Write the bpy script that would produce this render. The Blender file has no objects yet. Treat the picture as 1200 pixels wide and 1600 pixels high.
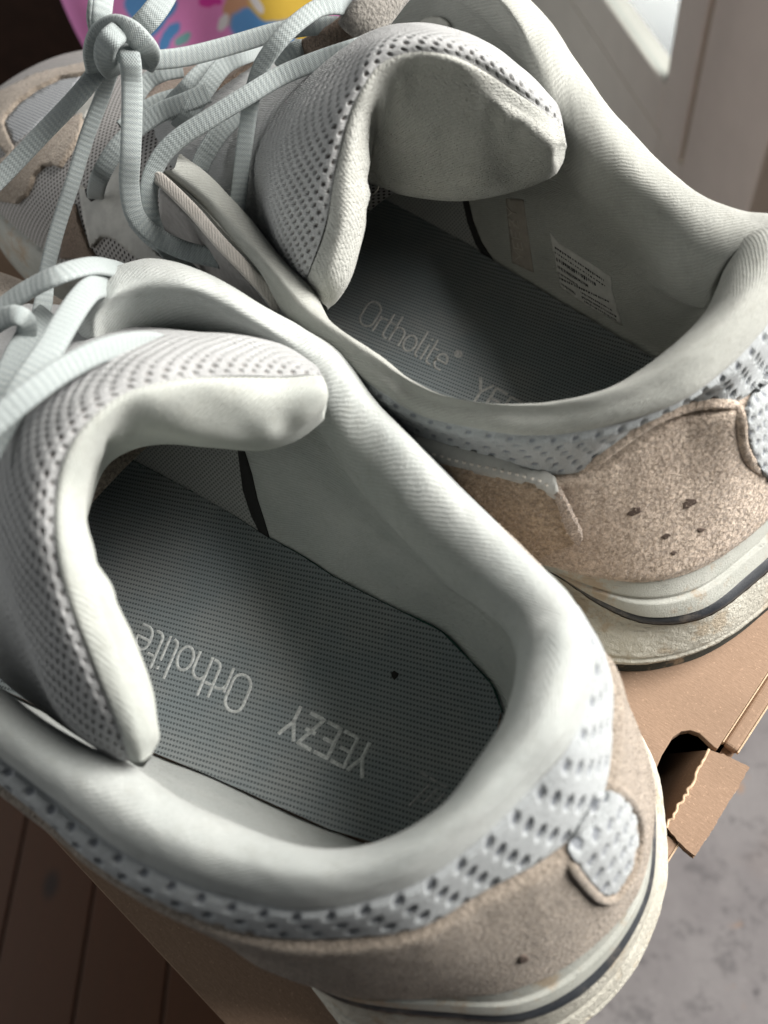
import bpy, math, random
import numpy as np
from mathutils import Vector, Matrix
from mathutils.bvhtree import BVHTree
from mathutils.geometry import delaunay_2d_cdt
random.seed(7); rng = np.random.default_rng(7)
C = bpy.context.scene.collection
CM = 0.01                                   # all shapes below are written in centimetres

# ------------------------------------------------------------------ camera
F = 1400.0; CX, CY = 600.0, 800.0; H = 24.0 # focal length in photo pixels, lens height over the box lid
_n = np.array([780-CX, 1680-CY, F]); _n /= np.linalg.norm(_n)
_x = np.array([1.0, 0, 0]); _x -= (_x@_n)*_n; _x /= np.linalg.norm(_x)
R = np.stack([_x, np.cross(-_n, _x), -_n])  # camera axes (right, down, forward) to world
def P(x, y, z):                             # point on the horizontal plane z seen at a photo pixel
    r = R@np.array([x-CX, y-CY, F]); t = (z-H)/r[2]
    return np.array([r[0]*t, r[1]*t, z])
def ray(x, y): 
    r = R@np.array([x-CX, y-CY, F]); return r/np.linalg.norm(r)
EYE = np.array([0, 0, H])
def QPX(p): c = R.T@(np.asarray(p)-EYE); return np.array([CX, CY])+F*c[:2]/c[2]
cam = bpy.data.cameras.new('camera'); co = bpy.data.objects.new('camera', cam); C.objects.link(co)
co.matrix_world = Matrix([[R[0,0], -R[0,1], -R[0,2], 0], [R[1,0], -R[1,1], -R[1,2], 0], [R[2,0], -R[2,1], -R[2,2], H*CM], [0,0,0,1]])
cam.sensor_fit = 'VERTICAL'; cam.sensor_height = 24; cam.lens = F/1600*24
cam.clip_start = 0.01; cam.clip_end = 100
cam.dof.use_dof = True; cam.dof.focus_distance = 0.245; cam.dof.aperture_fstop = 8.0
bpy.context.scene.camera = co
# ------------------------------------------------------------------ light
vs = bpy.context.scene.view_settings; vs.view_transform = 'Standard'; vs.look = 'None'; vs.exposure = 0; vs.gamma = 1
w = bpy.data.worlds.new('World'); bpy.context.scene.world = w; w.use_nodes = True
w.node_tree.nodes['Background'].inputs[0].default_value = (0.78, 0.82, 0.86, 1)
w.node_tree.nodes['Background'].inputs[1].default_value = 0.062
def area(name, loc, target, sx, sy, power, col):
    l = bpy.data.lights.new(name, 'AREA'); l.shape = 'RECTANGLE'; l.size = sx*CM; l.size_y = sy*CM; l.energy = power; l.color = col
    o = bpy.data.objects.new(name, l); C.objects.link(o); o.location = Vector(loc)*CM
    o.rotation_euler = (Vector(target)-Vector(loc)).to_track_quat('-Z', 'Y').to_euler(); return o
area('window_light', (78, 30, 56), (0, 12, 4), 60, 80, 36, (1, .965, .92))
area('fill_light', (-150, 35, 30), (25, 68, -15), 140, 110, 10.5, (.97, .97, .95))  # unseen fill lamp, added to brighten the door and the room side
area('outdoor_light', (75, 175, -5), (46, 168, -75), 70, 70, 80, (.84, .92, 1)).data.spread = math.radians(55)

# ------------------------------------------------------------------ material helpers
class NT:
    def __init__(s, name):
        s.m = bpy.data.materials.new(name); s.m.use_nodes = True; s.t = s.m.node_tree; s.b = s.t.nodes['Principled BSDF']
    def n(s, typ, props=None, **inp):
        nd = s.t.nodes.new(typ)
        for k, v in (props or {}).items(): setattr(nd, k, v)
        for k, v in inp.items(): s.put(nd.inputs[int(k[1:])] if k[0] == '_' else nd.inputs[k], v)
        return nd
    def put(s, sock, v):
        if isinstance(v, bpy.types.NodeSocket): s.t.links.new(v, sock)
        elif isinstance(v, bpy.types.Node): s.t.links.new(v.outputs[0], sock)
        else:
            if isinstance(v, tuple) and len(v) == 3 and sock.type == 'RGBA': v = (*v, 1)
            sock.default_value = v
    def ma(s, op, a, b=0.0, c=0.0): return s.n('ShaderNodeMath', {'operation': op}, _0=a, _1=b, _2=c).outputs[0]
    def uv(s): return s.n('ShaderNodeTexCoord').outputs['UV']
    def ob(s):  return s.n('ShaderNodeVectorMath', {'operation': 'SCALE'}, Vector=s.n('ShaderNodeTexCoord').outputs['Object'], Scale=100.0).outputs[0]
    def noise(s, vec, scale, detail=3.0, rough=.55): return s.n('ShaderNodeTexNoise', None, Vector=vec, Scale=scale, Detail=detail, Roughness=rough).outputs[0]
    def voro(s, vec, scale): return s.n('ShaderNodeTexVoronoi', None, Vector=vec, Scale=scale).outputs[0]
    def ramp(s, v, lo, hi, a=0.0, b=1.0): 
        return s.n('ShaderNodeMapRange', {'interpolation_type': 'SMOOTHSTEP'}, Value=v, _1=lo, _2=hi, _3=a, _4=b).outputs[0]
    def mix(s, f, a, b):
        nd = s.t.nodes.new('ShaderNodeMix'); nd.data_type = 'RGBA'
        s.put(nd.inputs[0], f); s.put(nd.inputs[6], a); s.put(nd.inputs[7], b); return nd.outputs[2]
    def sep(s, v): o = s.n('ShaderNodeSeparateXYZ', None, Vector=v).outputs; return o[0], o[1], o[2]
    def sine(s, v, period): return s.ma('SINE', s.ma('MULTIPLY', v, 2*math.pi/period))
    def bump(s, h, dist, strength=1.0, prev=None):
        nd = s.n('ShaderNodeBump', None, Height=h, Distance=dist*CM, Strength=strength)
        if prev: s.put(nd.inputs['Normal'], prev)
        return nd.outputs[0]
    def out(s, col, rough=.9, normal=None, sheen=0, spec=.3):
        s.put(s.b.inputs['Base Color'], col); s.put(s.b.inputs['Roughness'], rough); s.b.inputs['Specular IOR Level'].default_value = spec
        if normal is not None: s.put(s.b.inputs['Normal'], normal)
        if sheen: s.b.inputs['Sheen Weight'].default_value = sheen; s.b.inputs['Sheen Roughness'].default_value = .5
        return s.m

def m_lining(name, a, b, twill=.09, pill=0.0):
    s = NT(name); uv = s.uv(); u, v, _ = s.sep(uv)
    wob = s.ma('MULTIPLY', s.noise(uv, 2.0), .10)
    d = s.ma('ADD', s.ma('ADD', s.ma('MULTIPLY', u, .55), s.ma('MULTIPLY', v, .8)), wob)
    tw = s.sine(d, twill); gr = s.noise(uv, 30, 5, .75); mid = s.noise(uv, 9, 4, .7); big = s.noise(uv, .55, 3)
    stain = s.ramp(s.noise(uv, .8, 5, .65), .5, .75); grub = s.ramp(s.noise(uv, 2.6, 5, .7), .5, .7)
    col = s.mix(s.ramp(big, .3, .7), a, b); col = s.mix(s.ma('MULTIPLY', stain, .4), col, tuple(x*.62 for x in a))
    col = s.mix(s.ma('MULTIPLY', grub, .22), col, (a[0]*.6, a[1]*.55, a[2]*.47))
    col = s.mix(s.ramp(mid, .4, .68, .0, .28), col, tuple(x*.62 for x in b)); col = s.mix(s.ramp(gr, .35, .7, .0, .4), col, tuple(x*.6 for x in b))
    col = s.mix(s.ramp(tw, -1, .2, .22, 0), col, tuple(x*.55 for x in b)); fib = s.ramp(s.voro(uv, 13), .0, .16, 1, 0)
    col = s.mix(s.ma('MULTIPLY', fib, .22), col, (.72, .72, .67))
    n = s.bump(tw, .010, .5); n = s.bump(gr, .03, .6, n); n = s.bump(mid, .035, .6, n)
    if pill: n = s.bump(s.ramp(s.noise(uv, 8, 3, .6), .45, .75), pill, .9, n); col = s.mix(s.ramp(s.noise(uv, 8, 3, .6), .56, .72, 0, .45), col, (.66, .66, .61))
    return s.out(col, .95, n, .18, .15)
def m_mesh(name, base, hole):
    s = NT(name); uv = s.uv(); u, v, _ = s.sep(uv)
    h = s.n('ShaderNodeAttribute', {'attribute_name': 'hole'}).outputs['Fac']
    gr = s.noise(uv, 30, 4, .7); fib = s.sine(s.ma('ADD', u, s.ma('MULTIPLY', s.noise(uv, 6), .1)), .05)
    col = s.mix(s.ramp(s.noise(uv, .6, 3), .3, .7), base, tuple(x*.84 for x in base))
    col = s.mix(s.ma('MULTIPLY', gr, .4), col, tuple(x*.6 for x in base))
    col = s.mix(s.ramp(h, .3, .9), col, hole)
    fl = s.noise(s.n('ShaderNodeMapping', None, Vector=uv, Scale=(1, 3, 1)), 9, 4, .7)
    col = s.mix(s.ramp(fl, .42, .66, 0, .35), col, tuple(x*.5 for x in base))
    n = s.bump(fib, .012, .6); n = s.bump(gr, .03, .7, n); n = s.bump(fl, .05, .6, n)
    return s.out(col, .95, n, .15, .15)
def m_suede(name, a, b, scale=16):
    s = NT(name); o = s.ob()
    g1 = s.noise(o, scale, 5, .75); g2 = s.voro(o, scale*1.1); big = s.noise(o, .7, 4, .6)
    col = s.mix(s.ramp(big, .35, .7), a, b)
    col = s.mix(s.ramp(g1, .34, .64), tuple(x*.5 for x in a), col); col = s.mix(s.ma('MULTIPLY', s.ramp(s.noise(o, 2.4, 5, .7), .45, .7), .4), col, tuple(x*.6 for x in a))
    col = s.mix(s.ma('MULTIPLY', s.ramp(g2, .0, .25, 1, 0), .45), col, tuple(min(1, x*1.45) for x in b))
    dirt = s.ramp(s.noise(o, 1.1, 5, .7), .56, .75)
    col = s.mix(s.ma('MULTIPLY', dirt, .45), col, tuple(x*.45 for x in a))
    n = s.bump(g1, .08, .9); n = s.bump(g2, .05, .6, n)
    return s.out(col, .95, n, .25)
def m_rubber(name, a, b, rough=.6, dirt=(.35, .25, .16), grain=.02, gs=22):
    s = NT(name); o = s.ob()
    big = s.noise(o, .8, 4); g = s.noise(o, gs, 5, .7)
    col = s.mix(s.ramp(big, .3, .7), a, b)
    st = s.ramp(s.noise(o, .75, 5, .7), .52, .64); st2 = s.ramp(s.noise(o, 3.5, 6, .75), .56, .7); scr = s.ramp(s.noise(s.n('ShaderNodeMapping', None, Vector=o, Scale=(.5, .5, 6)), 3, 4, .7), .6, .68)
    col = s.mix(s.ma('MULTIPLY', st, .6), col, dirt); col = s.mix(s.ma('MULTIPLY', scr, .45), col, tuple(x*.45 for x in a)); col = s.mix(s.ma('MULTIPLY', st2, .35), col, tuple(x*.5 for x in a))
    return s.out(col, s.ramp(g, .3, .7, rough-.1, rough+.15), s.bump(g, grain, .7))
def m_card(name, a, b):
    s = NT(name); o = s.ob()
    st = s.n('ShaderNodeMapping', None, Vector=o, Scale=(1, 1, 1), Rotation=(0, 0, .7))
    g = s.noise(s.n('ShaderNodeMapping', None, Vector=st.outputs[0], Scale=(2.5, 12, 8)), 2.2, 5, .7); f = s.noise(o, 9, 5, .75)
    col = s.mix(s.ramp(g, .3, .7), a, b); col = s.mix(s.ramp(f, .58, .72, 0, .55), col, tuple(x*.5 for x in a))
    col = s.mix(s.ramp(s.noise(o, 13, 3, .5), .6, .72, 0, .5), col, tuple(min(1, x*1.7) for x in b))
    col = s.mix(s.ramp(s.noise(o, .22, 3), .5, .8, 0, .3), col, tuple(x*.72 for x in a))
    return s.out(col, .85, s.bump(s.ma('ADD', g, f), .012, .6))
def m_lace():
    s = NT('lace_cord'); uv = s.uv(); u, v, _ = s.sep(uv)
    rib = s.sine(s.ma('ADD', u, s.ma('MULTIPLY', s.noise(uv, 1.2), .12)), .155); fine = s.ma('MULTIPLY', s.sine(u, .052), s.sine(v, .07)); g = s.noise(uv, 24, 4, .7)
    col = s.mix(s.ramp(rib, -.9, .8), (.32, .36, .36), (.41, .45, .445)); col = s.mix(s.ramp(s.noise(uv, .8), .3, .7), col, (.345, .385, .385))
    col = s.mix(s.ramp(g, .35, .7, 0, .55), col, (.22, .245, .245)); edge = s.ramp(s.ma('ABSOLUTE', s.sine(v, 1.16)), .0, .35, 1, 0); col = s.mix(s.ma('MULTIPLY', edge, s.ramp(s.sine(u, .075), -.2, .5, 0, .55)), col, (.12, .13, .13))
    n = s.bump(rib, .010, .3); n = s.bump(fine, .012, .5, n); n = s.bump(g, .015, .5, n)
    return s.out(col, .9, n, .1)
def m_insole():
    s = NT('insole_weave'); uv = s.uv(); u, v, _ = s.sep(uv)
    rows = s.sine(v, .13); dots = s.sine(s.ma('ADD', u, s.ma('MULTIPLY', s.ma('FLOOR', s.ma('DIVIDE', v, .13)), .04)), .085)
    pit = s.ramp(s.ma('ADD', rows, s.ma('MULTIPLY', dots, .7)), .1, 1.3)
    g = s.noise(uv, 30, 4, .7); wear = s.noise(uv, .45, 4, .6)
    col = s.mix(s.ramp(wear, .35, .7), (.18, .208, .215), (.222, .238, .235)); col = s.mix(s.ma('MULTIPLY', pit, .85), col, (.055, .064, .067))
    lint = s.ramp(s.noise(uv, 4.5, 5, .8), .68, .76)
    col = s.mix(s.ma('MULTIPLY', lint, .35), col, (.4, .4, .37))
    n = s.bump(pit, -.03, .7); n = s.bump(g, .012, .5, n)
    return s.out(col, .85, n)
def m_print(base, ink):
    s = NT('worn_print'); o = s.ob()
    k = s.ramp(s.noise(o, 14, 3, .7), .40, .62, .45, 1)
    return s.out(s.mix(k, base, ink), .8, s.bump(s.noise(o, 25), .01, .5))
def m_finemesh(name, base, hole, pu, pv):
    s = NT(name); uv = s.uv(); u, v, _ = s.sep(uv)
    f = s.ma('MULTIPLY', s.sine(u, pu*2), s.sine(v, pv*2)); h = s.ramp(f, .25, .6)
    col = s.mix(h, s.mix(s.noise(uv, 9), base, tuple(x*.7 for x in base)), hole)
    return s.out(col, .9, s.bump(h, -.04, .8))
def m_plain(name, col, rough=.7, var=.15, scale=3, bump=.01, spec=.3):
    s = NT(name); o = s.ob(); g = s.noise(o, scale, 4, .6)
    return s.out(s.mix(s.ramp(g, .3, .7), tuple(x*(1-var) for x in col), col), rough, s.bump(s.noise(o, scale*8, 4, .7), bump, .5), spec=spec)
LIN = m_lining('collar_lining_fabric', (.445, .475, .46), (.515, .54, .52))
LINB = m_lining('rear_lining_fabric', (.385, .395, .365), (.455, .465, .43))
LIN2 = m_lining('tongue_lining_fabric', (.45, .475, .445), (.53, .55, .51), .08)
LIN3 = m_lining('pilled_lining_fabric', (.42, .43, .40), (.50, .505, .47), .085, .028)
MESH = m_mesh('spacer_mesh', (.52, .55, .56), (.27, .29, .32))
TMESH = m_mesh('tongue_mesh', (.54, .55, .55), (.31, .285, .27))
SUEDE = m_suede('tan_suede', (.57, .465, .375), (.70, .585, .48), 8)
SUEDE2 = m_suede('dusty_suede', (.43, .36, .29), (.54, .46, .38), 12)
RUB = m_rubber('midsole_foam', (.36, .37, .335), (.43, .437, .40), .45, (.33, .22, .12), .05)
OUT = m_rubber('outsole_rubber', (.42, .405, .35), (.51, .495, .43), .9, (.35, .27, .18), .12, 9)
BLACK = m_rubber('black_rubber', (.022, .025, .03), (.05, .054, .06), .38, (.16, .14, .12), .02)
GUM = m_rubber('dark_outsole', (.025, .03, .028), (.04, .045, .04), .6)
CARD = m_card('kraft_cardboard', (.255, .17, .115), (.31, .21, .146))
CARDE = m_card('cardboard_edge', (.50, .36, .24), (.62, .46, .32))
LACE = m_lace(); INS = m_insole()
PRINT = m_print((.2, .21, .21), (.52, .54, .53)); PRINT2 = m_print((.16, .165, .16), (.36, .36, .34))
FMESH = m_finemesh('toe_mesh', (.44, .43, .42), (.025, .022, .02), .105, .095)
FMESH2 = m_finemesh('toe_mesh_light', (.46, .48, .50), (.03, .033, .04), .085, .08)
GUS = m_finemesh('gusset_mesh', (.36, .37, .36), (.16, .17, .17), .08, .07)
GREY = m_plain('grey_leather', (.40, .40, .375), .6, .2, 2)
GREYD = m_plain('dark_grey_fabric', (.30, .29, .28), .8, .2, 4)
DARK = m_plain('opening_shade', (.02, .02, .02), .8)  # near-black colour standing in for the shade inside openings
THREAD = m_plain('seam_thread', (.62, .58, .52), .8)
GREEN = m_plain('green_edge_thread', (.02, .07, .055), .8)
LABEL_W = m_plain('label_white', (.55, .55, .52), .6)
INK = m_plain('label_ink', (.03, .03, .035), .7)
EMB = m_plain('embossed_patch', (.34, .31, .27), .7)
EYE_M = m_plain('eyelet_plastic', (.55, .55, .50), .4)

# ------------------------------------------------------------------ mesh helpers
def parent_to(o, p):
    if p is not None:
        o.parent = p; base = Vector((0, 0, 0)); q = p
        while q is not None: base += q.location; q = q.parent
        o.data.transform(Matrix.Translation(-base)) if o.type == 'MESH' else None
def mesh_obj(name, V, faces, mat, parent=None, uvs=None, hole=None, smooth=True):
    me = bpy.data.meshes.new(name); me.from_pydata((np.asarray(V, float)*CM).tolist(), [], faces if isinstance(faces, list) else faces.tolist())
    if uvs is not None:
        ly = me.uv_layers.new(name='UVMap'); li = np.empty(len(me.loops), dtype=np.int32); me.loops.foreach_get('vertex_index', li)
        ly.data.foreach_set('uv', np.asarray(uvs, dtype=np.float32)[li].ravel())
    if hole is not None:
        a = me.attributes.new('hole', 'FLOAT', 'POINT'); a.data.foreach_set('value', np.asarray(hole, dtype=np.float32).ravel())
    me.polygons.foreach_set('use_smooth', [smooth]*len(me.polygons))
    me.materials.append(mat); me.update()
    o = bpy.data.objects.new(name, me); C.objects.link(o); parent_to(o, parent); return o
def empty(name, loc, label, cat, group=None):
    o = bpy.data.objects.new(name, None); o.empty_display_size = .02; C.objects.link(o); o.location = Vector([float(x) for x in loc])*CM
    o['label'] = label; o['category'] = cat
    if group: o['group'] = group
    return o
def tag(o, label, cat): o['label'] = label; o['category'] = cat; return o
def crv(A, t):                               # Catmull-Rom through the rows of A
    A = np.asarray(A, float); n = len(A); t = np.clip(np.asarray(t, float), 0, n-1); i = np.minimum(t.astype(int), n-2); f = (t-i).reshape(-1, *[1]*(A.ndim-1))
    p1, p2 = A[i], A[i+1]; p0 = np.where((i > 0).reshape(f.shape), A[np.maximum(i-1, 0)], 2*p1-p2); p3 = np.where((i < n-2).reshape(f.shape), A[np.minimum(i+2, n-1)], 2*p2-p1)
    return .5*((2*p1)+(p2-p0)*f+(2*p0-5*p1+4*p2-p3)*f*f+(3*p1-p0-3*p2+p3)*f**3)
def loft(rails, r, k):                       # rails [R,K,3]; sample at rail parameters r and station parameters k
    A = crv(np.swapaxes(np.asarray(rails, float), 0, 1), k); return crv(np.swapaxes(A, 0, 1), r)
def gnorm(G):
    n = np.cross(np.gradient(G, axis=1), np.gradient(G, axis=0)); return n/np.maximum(np.linalg.norm(n, axis=2, keepdims=True), 1e-9)
def guv(G):
    du = np.linalg.norm(np.diff(G, axis=1), axis=2); u = np.concatenate([[0], np.cumsum(du.mean(0))])
    dv = np.linalg.norm(np.diff(G, axis=0), axis=2); v = np.concatenate([[0], np.cumsum(dv.mean(1))])
    return np.stack(np.meshgrid(u, v), axis=2)
def gfaces(a, b, flip=False):
    i = (np.arange(a-1)[:, None]*b+np.arange(b-1)[None]).ravel(); f = np.stack([i, i+1, i+b+1, i+b], 1); return f[:, ::-1] if flip else f
def grid_obj(name, G, mat, parent, uv=None, hole=None):
    a, b = G.shape[:2]; uv = guv(G) if uv is None else uv
    return mesh_obj(name, G.reshape(-1, 3), gfaces(a, b), mat, parent, uv.reshape(-1, 2), hole)
def seam_uv(G, row):                         # knit coordinates: along the seam row, and true distance from it
    u = np.concatenate([[0], np.cumsum(np.linalg.norm(np.diff(G[row], axis=0), axis=1))]); v = np.concatenate([np.zeros((1, G.shape[1])), np.cumsum(np.linalg.norm(np.diff(G, axis=0), axis=2), axis=0)]); v = np.abs(v-v[row])
    return np.stack([np.tile(u[None], (G.shape[0], 1)), v], axis=2)
def sst(x, a, b): t = np.clip((x-a)/(b-a), 0, 1); return t*t*(3-2*t)
def holes(uv, a, b, lo=.3, hi=.75):          # staggered openings of a knitted spacer mesh
    f = np.sin(np.pi*(uv[..., 0]+.35*uv[..., 1])/a)*np.sin(np.pi*uv[..., 1]/b); return sst(f, lo, hi)
def wob(uv, sc, amp, seed=0):
    r = np.random.default_rng(seed); o = 0
    for i in range(6):
        a, b, p = r.normal(0, sc), r.normal(0, sc), r.uniform(0, 6.3); o = o+np.sin(uv[..., 0]*a+uv[..., 1]*b+p)
    return o*amp/2.4
def bvh_of(objs):
    V, Fc = [], []
    for o in objs:
        n = len(V); M = o.matrix_world.copy(); q = o; base = Vector((0, 0, 0))
        while q.parent is not None: q = q.parent; base += q.location
        V += [(v.co+base)/CM for v in o.data.vertices]; Fc += [[n+i for i in p.vertices] for p in o.data.polygons]
    return BVHTree.FromPolygons(V, Fc)
def hit(bv, x, y):
    d = ray(x, y); h = bv.ray_cast(Vector(EYE), Vector(d))
    if h[0] is None: return None
    n = np.array(h[1]); n = n if n@d < 0 else -n
    return np.array(h[0]), n
def inpoly(p, poly):
    x, y = p; c = False; j = len(poly)-1
    for i in range(len(poly)):
        if (poly[i][1] > y) != (poly[j][1] > y) and x < (poly[j][0]-poly[i][0])*(y-poly[i][1])/(poly[j][1]-poly[i][1])+poly[i][0]: c = not c
        j = i
    return c
def dense(poly, step, closed=True):
    out = []
    n = len(poly)
    for i in range(n if closed else n-1):
        a, b = np.array(poly[i], float), np.array(poly[(i+1) % n], float); m = max(1, int(np.linalg.norm(b-a)/step))
        out += [a+(b-a)*j/m for j in range(m)]
    if not closed: out.append(np.array(poly[-1], float))
    return out
def smooth_poly(pts, n=6):
    A = np.array(pts, float); A = np.concatenate([A[-2:], A, A[:3]]); t = np.linspace(2, len(pts)+2, len(pts)*n+1)[:-1]
    return [tuple(p) for p in crv(A, t)]
def panel(name, poly, bv, mat, parent, off=.08, step=6, rough=0.0, rim=.1, edge=0.0, smooth=False, seed=1, knit=None, spin=0):
    """a piece of sheet laid on a surface: outline given where it shows, own thickness"""
    if smooth: poly = smooth_poly(poly)
    bd = dense(poly, step); r = np.random.default_rng(seed)
    if rough: bd = [p+r.normal(0, rough, 2) for p in bd]
    bd2 = [tuple(p) for p in bd]; xs = [p[0] for p in bd2]; ys = [p[1] for p in bd2]; pts = list(bd2)
    for x in np.arange(min(xs), max(xs), step):
        for y in np.arange(min(ys), max(ys), step):
            q = (x+r.uniform(-1, 1), y+r.uniform(-1, 1))
            if inpoly(q, bd2): pts.append(q)
    nb = len(bd2)
    vs_, _, fs, ov, _, _ = delaunay_2d_cdt([Vector(p) for p in pts], [(i, (i+1) % nb) for i in range(nb)], [], 1, .01)
    V, Nn, ok = [], [], []
    for v in vs_:
        h = hit(bv, v[0], v[1]); ok.append(h is not None)
        V.append(h[0] if h else np.zeros(3)); Nn.append(h[1] if h else np.zeros(3))
    V = np.array(V); Nn = np.array(Nn); ok = np.array(ok)
    onb = np.zeros(len(V), bool)
    for i, o in enumerate(ov): onb[i] = any(j < nb for j in o)
    V2 = V+Nn*off; V2[onb] += Nn[onb]*edge
    faces = [list(f) for f in fs if all(ok[i] for i in f)]
    par = list(range(len(V)))
    def fd(i):
        while par[i] != i: par[i] = par[par[i]]; i = par[i]
        return i
    for f in faces:
        for q in f[1:]: par[fd(q)] = fd(f[0])
    grp = {}
    for f in faces: grp.setdefault(fd(f[0]), []).append(f)
    if not grp: print('EMPTY PANEL', name, poly[0]); return None
    faces = max(grp.values(), key=len)
    # rim down to the carrying surface
    cnt = {}
    for f in faces:
        for a, b in zip(f, f[1:]+f[:1]): cnt[(a, b)] = 1
    idx = {}; VV = list(V2)
    for (a, b) in list(cnt):
        if (b, a) not in cnt:
            for q in (a, b):
                if q not in idx: idx[q] = len(VV); VV.append(V[q]-Nn[q]*rim*.5)
            faces.append([b, a, idx[a], idx[b]])
    c = V[ok].mean(0); nn = Nn[ok].mean(0); nn /= np.linalg.norm(nn); ax = ray(CX+50, CY)-ray(CX, CY); ax -= nn*(ax@nn); ax /= np.linalg.norm(ax); ay = np.cross(nn, ax)
    VV = np.array(VV); m0 = len(V2); used = sorted({q for f in faces for q in f}); mp = {q: k for k, q in enumerate(used)}; VV = VV[used]; faces = [[mp[q] for q in f] for f in faces]; onb = onb[[q for q in used if q < m0]]; Nn = Nn[[q for q in used if q < m0]]; V2 = V2[[q for q in used if q < m0]]
    uv = np.stack([(VV-c)@ax, (VV-c)@ay], 1); uv = uv@np.array([[math.cos(spin), math.sin(spin)], [-math.sin(spin), math.cos(spin)]]); h = None
    if knit:
        h = holes(uv, *knit, .22, .7); m = len(V2); h[:m][onb] = 0; h[m:] = 0; VV[:m] -= Nn*(h[:m]*.05)[:, None]
    return mesh_obj(name, VV, faces, mat, parent, uv, h)
def ribbon(name, pts, width, mat, parent, thick=.17, up=None, roll=0, ns=20, step=.05, square=.55, stretch=1, taper=0):
    """flat-oval cord swept along a smooth curve through pts [cm]; roll in degrees, may be one value per point"""
    A = np.array(pts, float); n0 = max(8, int(np.linalg.norm(np.diff(A, axis=0), axis=1).sum()/step)); t = np.linspace(0, len(A)-1, n0); L = crv(A, t)
    T = np.gradient(L, axis=0); T /= np.linalg.norm(T, axis=1, keepdims=True)
    rl = np.radians(np.interp(t, np.arange(len(A)), roll if isinstance(roll, (list, tuple)) else [roll]*len(A)))
    U = (EYE-L) if up is None else np.tile(np.array(up, float), (n0, 1)); U = U-T*(U*T).sum(1, keepdims=True); U /= np.linalg.norm(U, axis=1, keepdims=True); S = np.cross(T, U)
    U2 = U*np.cos(rl)[:, None]+S*np.sin(rl)[:, None]; S2 = np.cross(T, U2)
    a = np.linspace(0, 2*math.pi, ns, endpoint=False); ca, sa = np.cos(a), np.sin(a); cx = np.sign(ca)*np.abs(ca)**square*width/2; cy = np.sign(sa)*np.abs(sa)**.8*thick/2*(1-.25*np.cos(a*2)*0)
    cl = np.concatenate([[0], np.cumsum(np.linalg.norm(np.diff(L, axis=0), axis=1))])
    if taper: tw = np.clip(np.minimum(cl, cl[-1]-cl)/taper, .02, 1)**.5; S2 = S2*tw[:, None]; U2 = U2*tw[:, None]
    G = L[:, None]+S2[:, None]*cx[None, :, None]+U2[:, None]*cy[None, :, None]
    G = np.concatenate([G, G[:, :1]], 1); arc = np.concatenate([[0], np.cumsum(np.linalg.norm(np.diff(np.stack([cx, cy], 1), axis=0), axis=1)), [0]]); arc[-1] = arc[-2]+.05
    uv = np.stack([np.tile(cl[:, None], (1, ns+1)), np.tile(arc[None], (n0, 1))], 2)
    return grid_obj(name, G, mat, parent, uv)
def box(name, o, ax, ay, az, mat, parent, bev=.0):   # a box from corner o along three edge vectors
    o, ax, ay, az = [np.array(v, float) for v in (o, ax, ay, az)]
    V = [o, o+ax, o+ax+ay, o+ay, o+az, o+ax+az, o+ax+ay+az, o+ay+az]
    ob = mesh_obj(name, V, [[0,3,2,1],[4,5,6,7],[0,1,5,4],[1,2,6,5],[2,3,7,6],[3,0,4,7]], mat, parent, smooth=False)
    if bev: m = ob.modifiers.new('bevel', 'BEVEL'); m.width = bev*CM; m.segments = 3
    return ob

# ------------------------------------------------------------------ lettering (single-line strokes)
def arc(cx, cy, rx, ry, a0, a1, n=14): return [(cx+rx*math.cos(math.radians(a)), cy+ry*math.sin(math.radians(a))) for a in np.linspace(a0, a1, n)]
GL = {'O': (.62, [arc(.28, .72, .26, .26, 0, 180)+arc(.28, .27, .26, .26, 180, 360)+[(.54, .72)]]),
 'r': (.34, [[(.03, 0), (.03, .62)], [(.03, .38)]+arc(.24, .40, .21, .22, 180, 90, 6)+[(.3, .62)]]),
 't': (.30, [[(.04, .92), (.04, .18)]+arc(.18, .16, .14, .15, 180, 270, 6)+[(.24, .01)], [(.04, .62), (.24, .62)]]),
 'h': (.50, [[(.03, 0), (.03, 1.0)], [(.03, .40)]+arc(.22, .42, .19, .21, 180, 0, 10)+[(.41, 0)]]),
 'o': (.52, [arc(.22, .31, .21, .31, 0, 360, 20)]),
 'l': (.26, [[(.03, 1.0), (.03, .16)]+arc(.15, .15, .12, .14, 180, 270, 6)]),
 'i': (.18, [[(.04, 0), (.04, .62)], [(.04, .82), (.04, .86)]]),
 'e': (.50, [[(.03, .33), (.41, .33)]+arc(.22, .36, .19, .26, 0, 180, 10)+[(.03, .24)]+arc(.22, .24, .19, .23, 180, 280, 8)+[(.36, .02)]]),
 '*': (.24, [arc(.1, .88, .11, .11, 0, 360, 14), [(.07, .83), (.07, .94), (.13, .91), (.08, .88), (.13, .83)]]),
 'Y': (.72, [[(0, 1), (.28, .48), (.56, 1)], [(.28, .48), (.28, 0)]]),
 'E': (.66, [[(.48, 1), (0, 1), (0, 0), (.48, 0)], [(0, .5), (.38, .5)]]),
 'Z': (.66, [[(0, 1), (.5, 1), (0, 0), (.5, 0)], [(.1, .5), (.42, .5)]])}
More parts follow.
